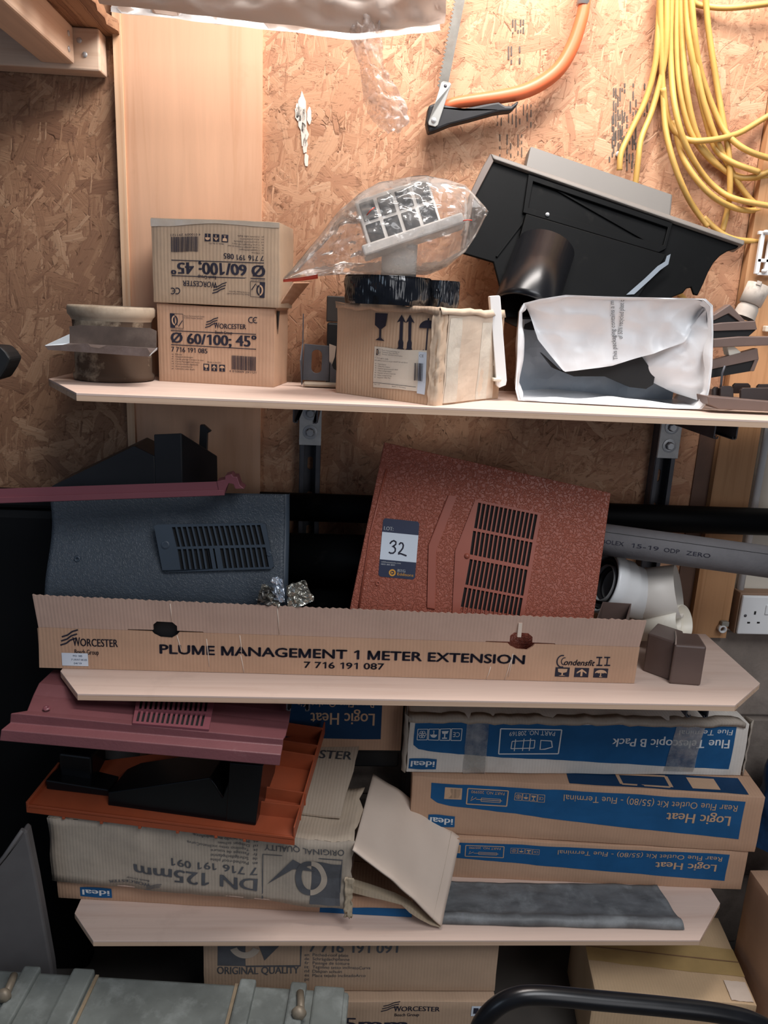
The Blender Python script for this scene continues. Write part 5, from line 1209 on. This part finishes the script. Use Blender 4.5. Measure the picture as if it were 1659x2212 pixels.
fE = lambda a, q, off=0: dispE((a*wE, q*hE, 0))+V((0, 0, off+.0024))
pr = Pr(flip(fE)); aE = wE/hE
INKF = surf('faded_printing_ink', '#55565a', .75, var=(30, .2))
pr.worcester(.62, .855, .80, .955, aE, INKF); pr.text('DN 125mm', .30, .64, .71, .83, INKF, .03); pr.text('7 716 191 091', .30, .47, .585, .58, INKF, .02)
pr.lines([('Pitched-roof plate', .62), ('Schrägdachpfanne', .62), ('Passage de toiture', .62), ('Tegolino tetto inclinatoCurva', 1), ('Dakpan schuin', .5), ('Placa tejado inclinadoArco', .9)], .325, .385, .53, .072, .045, INKF, ['en', 'de', 'fr', 'it', 'nl', 'es'])
def badge(pr, a0, b0, a1, b1, asp, m):
    w_, h = a1-a0, b1-b0; c = h*.10
    pr.line([(a0+.02*w_, b0+h*.72), (a0+.02*w_, b0), (a1, b0), (a1, b1)], h*.022, m, .0007, asp); pr.rect(a0+.02*w_, b0+.1*h, a0+w_*.40, b1, m, 6, 6, .0005)
    pr.ring(a0+w_*.40, b0+h*.45, h*.30, h*.12, m, asp, .8, -90, 90, off=.0011); pr.ring(a0+w_*.40, b0+h*.45, h*.30, h*.12, surf('kraft_print_gap', '#b5a797', .8), asp, .8, 90, 270, off=.0012)
    pr.poly([(a0+w_*.36, b0+h*.32), (a0+w_*.62, b0+h*.08), (a0+w_*.95, b0+h*.62), (a0+w_*.62, b0+h*.28)], m, .0013)
badge(pr, .016, .26, .28, .95, aE, INKF); pr.text('ORIGINAL QUALITY', .016, .11, .275, .20, INKF, .01); pr.build(o)
zT = zE+hE
# loose torn flap lying on its top
fp0, fp1, fp2 = PZ(660, 1757, zT+.008), PZ(736, 1764, zT+.008), PY(777, 1606, .275); fn = (fp1-fp0).cross(fp2-fp0).normalized()
def zt_(px, py, dz): return Mi @ (PN(px, py, fp0, fn)+fn*(dz-.012)*(1 if fn.z > 0 else -1))
fl = [(560, 1745), (660, 1757), (700, 1762), (736, 1764), (748, 1712), (764, 1663), (768, 1640), (777, 1608), (755, 1600), (690, 1588), (600, 1590)]
part('loose_top_flap', B().prism([zt_(x, y, .012) for x, y in fl], (0, -.004, 0)), card('grey_flap_cardboard', '#b2a290', .13), o)
pr = Pr(lambda a, b_, off=0: zt_(650+a*108+b_*4, 1636+a*6-b_*17, .0125)+V((0, off, 0))); pr.text('CESTER', .0, .0, 1, 1, INKF, .03); pr.build(o)
# wide side flap folded out and down
H0, H1 = PZ(762, 1836, zT), PY(806, 1672, .265); F0 = PZ(951, 2003, Z3+.006); F1 = PY(992, 1813, F0.y+(H1.y-H0.y)*.62)
def flp(u, v):
    p = (H0*(1-u)+H1*u)*(1-v)+(F0*(1-u)+F1*u)*v; k = .010*math.sin(v*math.pi)+.006*(1 if v > .62 else 0)*(v-.62)*2
    return Mi @ (p+V((.3, -.3, 1)).normalized()*(k+.004*nz((u*2, v*5, 1), 1.2)))
part('folded_out_flap', B().grid(flp, 20, 30), CARDP, o, solid=.004)
cr = B()
for v in (.62, .90): cr.tube([flp(i/12, v)+V((0, .0004, .0028)) for i in range(13)], .0008, 6)
part('flap_crease', cr, card('grey_flap_cardboard', '#b2a290', .13), o)
lw = [(735, 1922), (790, 1936), (830, 1945), (868, 1955), (885, 1972), (905, 1985), (945, 2001), (952, 2004), (930, 1998), (890, 1962), (855, 1944), (800, 1925), (745, 1908)]
part('torn_lower_flap', B().prism([Mi @ PY(x, y, .055-.03*(x-735)/217) for x, y in lw], Mi.to_3x3() @ V((.0, .02, .0))), card('pale_torn_cardboard', '#b9a890', .12), o)
part('torn_corner', B().grid(lambda u, v: V((wE-.004+.016*u+.006*nz((u*3, v*8, 4)), -.018+hE*.62*v, .004+.006*nz((u*4, v*7, 6)))), 5, 18), card('pale_torn_cardboard', '#b9a890', .12), o, solid=.002)

# orange tile, underside up, lying on the crushed carton
zO = zT+.020
op0, op1, op2 = PZ(56, 1742, zO), PZ(636, 1813, zO), PY(702, 1582, .25); on_ = (op1-op0).cross(op2-op0).normalized()
if on_.z < 0: on_ = -on_
def Oz(px, py, dz=0): return PN(px, py, op0, on_)+on_*dz
o = thing('orange_tile', 'orange roof tile lying underside up on the crushed grey carton', 'roof tile', Oz(370, 1720))
c4 = [Oz(56, 1742), Oz(636, 1813), Oz(702, 1582), Oz(126, 1655)]
part('tile_pan', B().prism(c4, (0, 0, -.003)), ORANGE, o, M=inv(o), bevel=.001)
def wallstrip(p, q, h, t=.003, z0=-.003):
    d = (q-p).normalized(); n_ = V((-d.y, d.x, 0))*t
    return B().hexa([p+V((0, 0, z0)), q+V((0, 0, z0)), q+n_+V((0, 0, z0)), p+n_+V((0, 0, z0)), p+V((0, 0, h)), q+V((0, 0, h)), q+n_+V((0, 0, h)), p+n_+V((0, 0, h))])
part('front_lip', wallstrip(c4[0], c4[1], .004, .004, -.014), ORANGE, o, M=inv(o), bevel=.001)
part('end_rim', wallstrip(c4[1], c4[2], .026, .003), ORANGE, o, M=inv(o), bevel=.001); part('left_rim', wallstrip(c4[3], c4[0], .010, .006), ORANGE, o, M=inv(o), bevel=.001)
for (x0, y0, x1, y1, h) in ((540, 1758, 650, 1770, .030), (556, 1722, 660, 1738, .026), (590, 1652, 678, 1666, .036), (606, 1626, 686, 1638, .030), (616, 1588, 696, 1600, .030)):
    part('cross_rib', wallstrip(Oz(x0, y0), Oz(x1, y1), h), ORANGE, o, M=inv(o), bevel=.001)
for x in (136, 218, 301, 383, 466, 528):
    p = Oz(x, 1742+(x-56)*71/580); part('nub', B().box(p.x-.003, p.y-.001, p.z-.019, p.x+.003, p.y+.006, p.z-.0135), ORANGE, o, M=inv(o), bevel=.001)
# glossy black terminal body lying on the orange tile
a, b_ = Oz(233, 1740, .001), Oz(552, 1784, .001); exB = V((b_.x-a.x, b_.y-a.y, 0)); nB = exB.cross(V((0, 0, 1))).normalized(); M = frame(a, exB, V((0, 0, 1))); Mi2 = M.inverted()
o = thing('black_terminal', 'glossy black terminal body wedged between orange tile and maroon vent tile', 'roof terminal', M)
def bl_(px, py, off=0): return Mi2 @ PN(px, py, a+nB*off, nB)
def bp(pts, dep, off=0): return B().prism([bl_(*p, off) for p in pts], (0, 0, -dep))
part('wedge_body', bp([(233, 1740), (328, 1753), (552, 1784), (560, 1700), (494, 1690), (480, 1722), (454, 1680), (233, 1712)], .10), BLACKG, o, bevel=.002)
part('square_box', bp([(488, 1774), (552, 1783), (568, 1654), (496, 1648)], .12, .002), BLACKG, o, bevel=.002)
part('bright_rib', B().tube([bl_(455, 1681, .001), bl_(482, 1722, .001)], .0016, 8), BLACKG, o)
q0 = Mi2 @ Oz(100, 1706, .001); q1 = Mi2 @ Oz(236, 1722, .001)
part('left_flange', B().hexa([q0, q1, q1+V((0, 0, -.10)), q0+V((0, 0, -.10)), q0+V((0, .022, 0)), q1+V((0, .016, 0)), q1+V((0, .016, -.10)), q0+V((0, .022, -.10))]), BLACKG, o, bevel=.003)
g0 = bl_(131, 1692, -.04); g1 = bl_(200, 1692, -.04); part('left_boss', B().box(g0.x, g0.y, g0.z-.06, g1.x, bl_(131, 1628, -.04).y, g0.z), BLACKG, o, bevel=.004)

# maroon vent tile on top of the pile
Lp_ = [(0, 1599), (3, 1577), (22, 1562), (24, 1541), (58, 1538), (72, 1503), (84, 1478), (116, 1448)]
Rp_ = [(604, 1653), (607, 1631), (611, 1611), (612, 1598), (617, 1590), (624, 1562), (627, 1540), (632, 1500)]
Ys = [-.060, -.058, -.035, -.034, -.018, .035, .062, .130]
o = thing('roof_vent_tile', 'maroon vent tile topmost of the pile under the middle shelf', 'roof tile', PY(310, 1600, -.05))
rows = []
for (l, r, y) in zip(Lp_, Rp_, Ys): rows.append([PY(l[0]*(1-t)+r[0]*t, l[1]*(1-t)+r[1]*t, y+.006*0) for t in [i/40 for i in range(41)]])
part('tile_body', B().sheet(rows, False), MAROON, o, M=inv(o), solid=.005, off=0, bevel=.0015)
pa, pb, pc = rows[4][12], rows[4][30], rows[6][20]; nM_ = (pb-pa).cross(pc-pa).normalized(); MM = frame(pa, pb-pa, pc-pa); MMi = MM.inverted()
def mg(px, py): q = MMi @ PN(px, py, pa+nM_*.006, nM_); return q
go = B(); loops = [[(mg(*p).x, mg(*p).y) for p in ((296, 1508), (464, 1512), (451, 1580), (286, 1566))]]
for q4, n in ((((302, 1509), (452, 1514), (448, 1541), (297, 1535)), 14), (((296, 1540), (446, 1546), (440, 1573), (291, 1562)), 14)):
    TL, TR, BR, BL = [mg(*p) for p in q4]
    for i in range(n):
        u0, u1 = (i+.25)/n, (i+.75)/n; loops.append([((TL+(TR-TL)*u0).x, (TL+(TR-TL)*u0).y), ((TL+(TR-TL)*u1).x, (TL+(TR-TL)*u1).y), ((BL+(BR-BL)*u1).x, (BL+(BR-BL)*u1).y), ((BL+(BR-BL)*u0).x, (BL+(BR-BL)*u0).y)])
part('vent_grille', B().plate(loops, lambda u, v, w_: MM @ V((u, v, .010-w_)), .004), MARF, o, M=inv(o), bevel=.0006)
part('slot_shade_sheet', B().plate([[(mg(*p).x, mg(*p).y) for p in ((298, 1508), (460, 1514), (446, 1576), (290, 1563))]], lambda u, v, w_: MM @ V((u, v, .0055-w_)), .001), HOLE_SHADE, o, M=inv(o))  # dark sheet under the grille paints the shade in its slots
p = rows[5][6]; part('nail_boss', B().lathe([(.002, 0), (.0025, .003), (.0055, .003), (.0065, 0)], Matrix.Translation(PY(101, 1532, -.012)+V((0, 0, .001))), 20), MARF, o, M=inv(o))

# dark carton at the back, with an added black block filling the void below
Yk = .268
a, b_ = PY(560, 1618, Yk), PY(866, 1622, Yk); a.z = b_.z = PY(720, 1620, Yk).z
o, wK, fK, _ = carton('back_carton', 'dark carton with blue printed end in deep shade behind the maroon tile', a, V((b_.x, b_.y, b_.z)), Z2-.05-a.z, .05, CARD, .001, 'blue banded flue cartons', 15)
hK = Z2-.05-a.z; bk_ = lambda y: 1-(PY(720, y, Yk).z-a.z)/hK
pr = Pr(flip(fK)); pr.rect(.15, max(.01, bk_(1490)), .985, bk_(1595), INKBD, 6, 4); pr.text('Logic Heat', .20, bk_(1540), .645, bk_(1565), INKP, .02, off=.0013); pr.text('Rear Flue Outlet Kit', .206, bk_(1512), .74, bk_(1527), INKP, .01, off=.0013); pr.build(o)
p, q = PY(690, 1700, .285), PY(868, 1700, .285); zd = a.z-.004-zT-.003; o = thing('black_duct_or_fill', 'added matt black block filling the dark void under the back carton', 'pipe fitting', V((p.x, .295, zT+.003)))
part('duct_or_fill_body', B().box(0, -.010, 0, q.x-p.x-.01, .03, zd), BLACKM, o, bevel=.004); part('fill_flange', B().box(-.003, -.013, zd-.010, q.x-p.x-.006, .032, zd-.0005), BLACKM, o, bevel=.002)

# three blue banded flue cartons stacked at the right
GR = 'blue banded flue cartons'
def eu(pr, a0, b0, a1, b1, m, asp, k):
    w_ = (a1-a0)*.23; h = b1-b0
    for i in range(4):
        c = a0+w_/2+i*(a1-a0-w_)/3; pr.frame(c-w_/2, b0, c+w_/2, b1, h*.06, m, asp, .0013); cy = (b0+b1)/2
        if i == 0: pr.text('CE', c-w_*.32, cy-h*.2, c+w_*.32, cy+h*.2, m, .0, off=.0013)
        elif i == 1: pr.poly([(c-w_*.35, b0+h*.2), (c+w_*.35, b0+h*.2), (c+w_*.25, b0+h*.45), (c-w_*.25, b0+h*.45)], m, .0013); pr.rect(c-w_*.06, b0+h*.45, c+w_*.06, b0+h*.85, m, off=.0013); pr.rect(c-w_*.25, b0+h*.78, c+w_*.25, b0+h*.88, m, off=.0013)
        elif i == 2: pr.umbrella(c, cy, w_*.8, h*.8, m, .0013)
        else:
            for t in range(6): pr.ring(c+w_*.22*math.cos(t*1.05)*1, cy+h*.22*math.sin(t*1.05), h*.13, h*.05, m, asp, 1, n=8, off=.0013)
def kit(pr, asp, tele=False):
    m = INKB; W_ = INKW if tele else INKP
    # text orientation: a runs left to right of the upside-down print
    if tele:
        A9 = [.04, .25, .5, .65, .80, .94, .97, .985]; lo = [(a, .06) for a in A9]; hi = list(zip(A9, (.88, .83, .76, .72, .66, .60, .56, .48)))
    else:
        A9 = [.055, .25, .5, .65, .80, .88, .925, .945]; lo = [(a, .09) for a in A9]; hi = list(zip(A9, (.78, .73, .64, .58, .52, .48, .44, .36)))
    pr.band(lo, hi, m, 40, 5)
    if tele:
        pr.text('Flue Telescopic B Pack', .054, .31, .404, .47, W_, .02, off=.0013); pr.text('Flue Terminal', .05, .12, .21, .22, W_, .01, off=.0013)
        pr.frame(.56, .15, .735, .62, .02, W_, asp, .0013); pr.text('PART NO. 208169', .578, .20, .71, .28, W_, .005, off=.0013)
        pr.line([(.585, .38), (.615, .38), (.615, .54), (.60, .54), (.58, .50), (.585, .38)], .02, W_, .0013, asp); pr.frame(.632, .38, .70, .52, .015, W_, asp, .0013)
        for x in (.645, .665, .69): pr.line([(x, .34), (x, .57)], .015, W_, .0013, asp)
        eu(pr, .848, .17, .975, .38, W_, asp, 0); ideal(pr, .915, .74, .995, .93)
    else:
        pr.text('Logic Heat', .088, .37, .268, .54, W_, .025, off=.0013); pr.text('Rear Flue Outlet Kit (55/80) - Flue Terminal', .075, .165, .565, .275, W_, .01, off=.0013)
        pr.frame(.725, .15, .84, .43, .018, W_, asp, .0013); pr.text('PART NO. 205990', .735, .18, .83, .23, W_, .0, off=.0013); pr.line([(.74, .34), (.815, .34)], .012, W_, .0013, asp); pr.line([(.815, .31), (.83, .37), (.825, .29)], .012, W_, .0013, asp); pr.frame(.745, .31, .80, .37, .01, W_, asp, .0013)
        eu(pr, .62, .18, .705, .31, W_, asp, 0); pr.rect(.855, .15, .905, .36, INKP, off=.0009); pr.barcode(.86, .17, .90, .34, surf('orange_brown_ink', '#8b735d', .7), 20, 5); ideal(pr, .87, .66, .948, .86)
a, b_ = PZ(885, 1890, Z3), PZ(1601, 1922, Z3); nK = (b_-a).cross(V((0, 0, 1))).normalized(); h2 = PN(1630, 1840, b_, nK).z-Z3
o, w_, f_, _ = carton('flue_carton', 'lowest blue banded carton of the right stack, behind the grey sheet strip', a, b_, h2, .15, CARD, .0016, GR, 21); pr = Pr(flip(f_)); kit(pr, w_/h2); pr.build(o)
zk = Z3+h2+.002
a, b_ = PZ(884, 1796, zk), PZ(1631, 1841, zk); nK = (b_-a).cross(V((0, 0, 1))).normalized(); h1 = PN(1656, 1722, b_, nK).z-zk
o, w_, f_, d_ = carton('flue_carton', 'middle blue banded carton of the right stack with creased right end', a, b_, h1, .15, CARD, .0018, GR, 22); pr = Pr(flip(f_)); kit(pr, w_/h1); pr.build(o)
pr = Pr(lambda a_, b2, off=0: d_((a_*w_, h1, -.15*b2))+V((0, off+.0004, 0))); pr.band([(.45, .04), (.85, .04), (.955, .04)], [(.45, .42), (.85, .42), (.955, .42)], INKBD, 12, 3); pr.rect(.80, .10, .88, .36, INKP, off=.0009); pr.frame(.60, .10, .74, .36, .04, INKP, 4, .0009); pr.build(o)
zk = zk+h1+.002
a, b_ = PZ(878, 1668, zk), PZ(1600, 1675, zk); nK = (b_-a).cross(V((0, 0, 1))).normalized(); h0 = PN(884, 1553, a, nK).z-zk
o, w_, f_, d_ = carton('flue_carton', 'white faced blue banded carton with clear tape strips, topmost of right stack', a, b_, h0, .115, CARDW, .0028, GR, 23); pr = Pr(flip(f_)); kit(pr, w_/h0, True); pr.build(o)
TPC = film_mat('clear_parcel_tape_film', (.93, .92, .90, 1), .55, .15, 20, .25)
for lo_, hi_ in (([(.165, .0), (.20, .0), (.23, .0)], [(.165, 1), (.20, 1), (.23, 1)]), ([(.76, .08), (.81, .08), (.855, .08)], [(.78, 1), (.82, 1), (.865, 1)])):
    tp = Pr(f_); tp.band(lo_, hi_, TPC, 6, 16, .0022)
    for bb, m in tp.b.values(): part('clear_tape', bb, m, o)
#[(.76, .08), (.81, .08), (.855, .08)], [(.78, 1), (.82, 1), (.865, 1)], TPC, 6, 16, .0022)

r_ = random.Random(9)
def ragged(x0, x1, n, sd):
    r = random.Random(sd); lo = [V((x0+(x1-x0)*i/n, h0-.004-.006*r.random(), .003)) for i in range(n+1)]
    return [lo, [q+V((0, .008+.004*r.random(), .001)) for q in lo], [q+V((0, .008, -.03)) for q in lo]]
part('frayed_edge', B().sheet(ragged(-.002, w_*.985, 40, 3)), card('frayed_white_cardboard', '#a79c90', .12), o, solid=.0015)
part('split_end_flap', B().sheet([[V((w_+.002+.003*r_.random(), h0*i/10, .001)) for i in range(11)], [V((w_+.010+.004*r_.random(), h0*i/10+.002, -.012)) for i in range(11)], [V((w_+.006+.003*r_.random(), h0*i/10, -.035)) for i in range(11)]]), card('frayed_white_cardboard', '#a79c90', .12), o, solid=.003)
part('split_end_flap', B().sheet([[V((-.001-.003*r_.random(), h0*i/10*1.04, .002)) for i in range(11)], [V((-.008-.003*r_.random(), h0*i/10*1.06, -.008)) for i in range(11)], [V((-.004, h0*i/10*1.05, -.05)) for i in range(11)]]), card('frayed_white_cardboard', '#a79c90', .12), o, solid=.002)

# dirty grey sheet strip on the front of the shelf
o = thing('sheet_strip', 'dirty grey flexible sheet strip lying along front of bottom shelf', 'flashing strip', PZ(1215, 1990, Z3))
q0, q1, q2, q3 = PZ(930, 1998, Z3), PZ(1477, 2009, Z3), PZ(1418, 1916, Z3), PZ(905, 1908, Z3)
def shf(u, v):
    p = (q0*(1-u)+q1*u)*(1-v)+(q3*(1-u)+q2*u)*v
    h = .004+.010*math.exp(-((v-.10)/.10)**2)+.003*nz((u*6, v*2, 1), 1.5)+.0015*nz((u*20, v*6, 2), 1)
    if v == 0: h = .002
    return V((p.x, p.y+.003*nz((u*5, 0, 0), 1.2, 2), Z3+max(.0015, h)))
part('sheet', B().grid(shf, 60, 22), surf('dirty_grey_rubber', '#66696b', .5, var=(14, .4), dust=('#959a9c', 14, .5, .72, .7), bump=(50, .4, .002), stretch=(1, 2.2, 1)), o, M=inv(o), solid=.002, off=1)

# ================================================================ FLOOR AND EDGES
a, b_ = PY(440, 2122, .035), PY(1066, 2150, .035); zb = PY(800, 2138, .035).z; a.z = b_.z = zb
b_.y = .03
o, w_, f_, _ = carton('pipe_carton', 'upper grey brown carton under bottom shelf with square quality badge', a, b_, Z3-.034-zb, .24, card('dull_brown_cardboard', '#b59a82'), .0016, 'pitched roof plate cartons', 31)
h_ = Z3-.034-zb; pr = Pr(f_); pt = lambda px, py: ((lambda q: (q.x/w_, q.y/h_))(inv(o) @ PN(px, py, a, V((0, -1, 0)))))
x0, y0 = pt(470, 2085); x1, y1 = pt(650, 2040); aa = w_/h_
pr.rect(x0, y0, x0+(x1-x0)*.34, .97, INKF, 3, 3); pr.line([(x0+(x1-x0)*.34, y0), (x1, y0), (x1, .97)], .03, INKF, .0007, aa)
pr.poly([pt(560, 2040), pt(572, 2072), pt(605, 2040)], INKF, .0011); pr.ring(*pt(530, 2040), .20, .12, surf('kraft_print_gap', '#b5a797', .8), aa, 1, 200, 340, off=.0011)
def tpx(t, X0, X1, Y, h, m=INKF, bold=.012): p, q = pt(X0, Y), pt(X1, Y); pr.text(t, p[0], p[1], q[0], pt(X0, Y-h)[1], m, bold)
tpx('ORIGINAL QUALITY', 469, 645, 2102, 15, INKF, .03); tpx('7 716 191 091', 668, 858, 2055, 20, INKF, .03)
for i, (c, t, xx) in enumerate((('en', 'Pitched-roof plate', 752), ('de', 'Schrägdachpfanne', 755), ('fr', 'Passage de toiture', 755), ('it', 'Tegolino tetto inclinatoCurva', 800), ('nl', 'Dakpan schuin', 738), ('es', 'Placa tejado inclinadoArco', 790), ('pt', '', 0))):
    tpx(c, 658, 668, 2064+i*8.6, 6); 
    if t: tpx(t, 676, xx, 2064+i*8.6, 6)
pr.build(o)
a2, b2 = PY(436, 2135, .012), PY(1070, 2160, .012); a2.z = b2.z = 0; b2.y = .008
o, w_, f_, _ = carton('pipe_carton', 'lower brown carton under bottom shelf bearing boiler maker name and big size text', a2, b2, zb-.003, .26, card('dull_brown_cardboard', '#b59a82'), .0016, 'pitched roof plate cartons', 32)
h_ = zb-.003; pr = Pr(f_); aa = w_/h_; pt = lambda px, py: ((lambda q: (q.x/w_, q.y/h_))(inv(o) @ PN(px, py, a2, V((0, -1, 0)))))
p, q = pt(822, 2192), pt(950, 2166); pr.worcester(p[0], p[1], q[0], q[1], aa)
tpx('DN 125mm', 540, 878, 2222, 24, INK, .04); p, q = pt(1016, 2190), pt(1064, 2168); pr.rect(p[0], p[1], q[0], q[1], LABW, off=.0012); p, q = pt(1022, 2184), pt(1031, 2172); pr.text('I', p[0], p[1], q[0], q[1], INK, .02, off=.0018); pr.build(o)
# taped carton at the right
zJ = .20
a, b_ = PZ(1284, 2135, zJ), PZ(1636, 2172, zJ); a.z = b_.z = 0
o, w_, f_, dJ = carton('taped_carton', 'brown carton sealed with tan tape on floor under the shelf, right side', a, b_, zJ, .24, card('plain_brown_cardboard', '#cdb08d', .06), .0018, None, 41, seam=False)
pr = Pr(lambda u, v, off=0: dJ((u*w_, zJ, -.24*v))+V((0, off+.0008, 0))); TAN = surf('tan_parcel_tape', '#b79a68', .3, var=(16, .1)); pr.band([(0, .30), (.5, .29), (1, .29)], [(0, .62), (.5, .61), (1, .60)], TAN, 14, 4); pr.line([(0, .46), (1, .45)], .012, CARDE, .0013, 1.5); pr.build(o)
part('torn_corner_patch', B().grid(lambda u, v: V((w_-.05+.045*u, zJ+.002+.002*nz((u*4, v*4, 0)), -.005-.05*v)), 8, 8), CARDP, o)
# carton at the far right edge
p = PZ(1616, 1880, .395); o, w_, f_, _ = carton('side_carton', 'brown carton standing on floor at the far right edge', V((p.x+.004, -.26, 0)), V((p.x+.40, -.26, 0)), .395, p.y+.26, CARD, .002, None, 51)
s_ = PY(1655, 1690, .20); o = thing('blue_sack', 'dark blue plastic sack peeking out at right behind blue cartons', 'bag', V((s_.x+.10, .25, .40)))
part('sack_film', B().grid(lambda u, v: V(((.085+.012*nz((math.cos(u*6.28)*2, v*4, math.sin(u*6.28)*2), 1.3))*math.cos(u*6.283)*(1-.25*v), (.07+.01*nz((u*3, v*4, 1)))*math.sin(u*6.283)*(1-.25*v), .003+.205*v)), 40, 16), surf('blue_sack_plastic', '#1c3f66', .3, var=(12, .3), bump=(20, .6, .006)), o)
part('sack_mouth', B().grid(lambda u, v: V(((.064-.06*v)*math.cos(u*6.283), (.052-.05*v)*math.sin(u*6.283), .208+.02*v+.006*nz((u*9, v*3, 2)))), 40, 5), surf('blue_sack_plastic', '#1c3f66'), o)

# ribbed grey case bottom left, near the camera
zc = .30
a, b_ = PZ(-60, 2092, zc), PZ(752, 2143, zc); exC = V((b_.x-a.x, b_.y-a.y, 0)); M = frame(V((a.x, a.y, 0)), exC, V((0, 0, 1))); Mi3 = M.inverted(); wc = exC.length
CASE = surf('scuffed_grey_case_plastic', '#6a6f6c', .42, var=(9, .3), dust=('#949a98', 20, .5, .74, .6), bump=(40, .25, .002))
o = thing('ribbed_case', 'scuffed grey ribbed case with clasps in front of the bottom shelf', 'case', M)
part('case_body', B().box(0, 0, 0, wc, zc-.012, .34), CASE, o, bevel=.01)
part('case_lid', B().box(-.002, zc-.0115, -.002, wc+.002, zc, .345), CASE, o, bevel=.006)
cx = lambda px: (Mi3 @ PZ(px, 2100, zc)).x
for (x0, x1, h) in ((50, 88, .010), (160, 208, .012), (525, 560, .012), (634, 668, .012), (684, 748, .006)):
    part('lid_rib', B().box(cx(x0), zc-.006, -.006, cx(x1), zc+h, .346), CASE, o, bevel=.004)
RUST = surf('worn_brass_clasp', '#857a6a', .5, .3, var=(30, .25))
for px, py in ((18, 2140), (648, 2178)):
    q = Mi3 @ PZ(px, py, zc+.012); t = B().tube([q+V((-.004, .004, -.03)), q+V((.0, .006, -.01)), q+V((.004, .006, .02))], .007, 10); part('clasp_bar', t, RUST, o)
    part('clasp_knob', B().lathe([(0, .010), (.010, .008), (.014, 0), (.010, -.006)], Matrix.Translation(q+V((0, .006, .015))), 20), RUST, o)
for px in (216, 520):
    x = cx(px); part('edge_strip', B().box(x-.004, zc+.0005, .0, x+.002, zc+.004, .344), surf('tan_worn_edge', '#8a7a64', .5, var=(30, .25)), o)
# black tubular handle
Yt = -.36
pth = smooth_path([(1010, 2330), (1032, 2230), (1060, 2186), (1105, 2157), (1165, 2150), (1300, 2162), (1450, 2176), (1560, 2190), (1640, 2212), (1720, 2262)], 6)
pts = [PY(x, y, Yt) for x, y in pth]; pts = [V((pts[0].x-.02, pts[0].y, .012))]+pts+[V((pts[-1].x+.06, pts[-1].y, .012))]
o = thing('tubular_handle', 'black tubular steel trolley handle across the lower right foreground', 'handle', V((pts[0].x, Yt, 0)))
part('bent_tube', B().tube(pts, .0135, 20), surf('scratched_black_paint', '#121316', .28, var=(20, .3), dust=('#7d756a', 26, .66, .78, .6)), o, M=inv(o))
for q in (pts[0], pts[-1]): part('rubber_foot', B().lathe([(0, -.012), (.016, -.012), (.016, .03), (.0138, .034)], Matrix.Translation(V((q.x, q.y, .0125))), 24), RUBBER, o, M=inv(o))

# added black backing that keeps the left void dark, and grey panel
xr = PY(112, 1300, .24).x; zt = PY(60, 1086, .20).z
DARKB = surf('void_backing_black', '#08090b', .6, var=(6, .3), spec=.2)
o = thing('void_backing', 'added tall black backing filling the dark void behind the left shelf ends', 'backing', V((xr-.30, .27, 0)))
xs_ = c2l.x-.05
part('backing_body', B().hexa([V((-1.5, .28, 0)), V((xs_, .28, 0)), V((xs_, .335, 0)), V((-1.5, .335, 0)), V((-1.5, .27, zt-.03)), V((xs_, .27, zt-.03)), V((xs_, .335, zt-.03)), V((-1.5, .335, zt-.03))]), DARKB, o, M=inv(o), bevel=.02)
part('backing_rim', B().box(-1.52, .265, zt-.03, xs_+.004, .34, zt-.004), DARKB, o, M=inv(o), bevel=.008)
GP = surf('scuffed_charcoal_plastic', '#615e5e', .5, var=(7, .15), dust=('#8b8b8d', 34, .68, .78, .6))
o = thing('plastic_panel', 'scuffed charcoal plastic panel standing at lower left behind the ribbed case', 'panel', V((PY(0, 2000, -.02).x, .05, 0)))
fr_ = [(-160, 1990), (-60, 1935), (10, 1850), (50, 1792), (58, 1800), (78, 1900), (112, 2090)]
pp = [PY(*p, -.0+.04) for p in fr_]; pp = pp+[V((pp[-1].x+.005, .04, 0)), V((pp[0].x, .04, 0))]
part('panel_sheet', B().prism(pp, (0, .025, 0)), GP, o, M=inv(o), bevel=.006); part('panel_edge', B().tube([p+V((0, -.001, .001)) for p in pp[:4]], .004, 8), GP, o, M=inv(o))
# black pointed thing at the left edge
pp = [PY(*p, .10) for p in ((-40, 745), (0, 748), (14, 762), (23, 776), (14, 796), (0, 818), (-40, 830))]
o = thing('black_spout', 'pointed black plastic spout reaching in at left frame edge', 'spout', PY(-20, 785, .10))
part('spout_tip', B().prism(pp, (0, .05, 0)), BLACKM, o, M=inv(o), bevel=.004); part('spout_tube', B().tube([PY(-30, 785, .125), V((-.95, .125, 1.3)), V((-1.0, .125, zt))], .03, 16), BLACKM, o, M=inv(o))
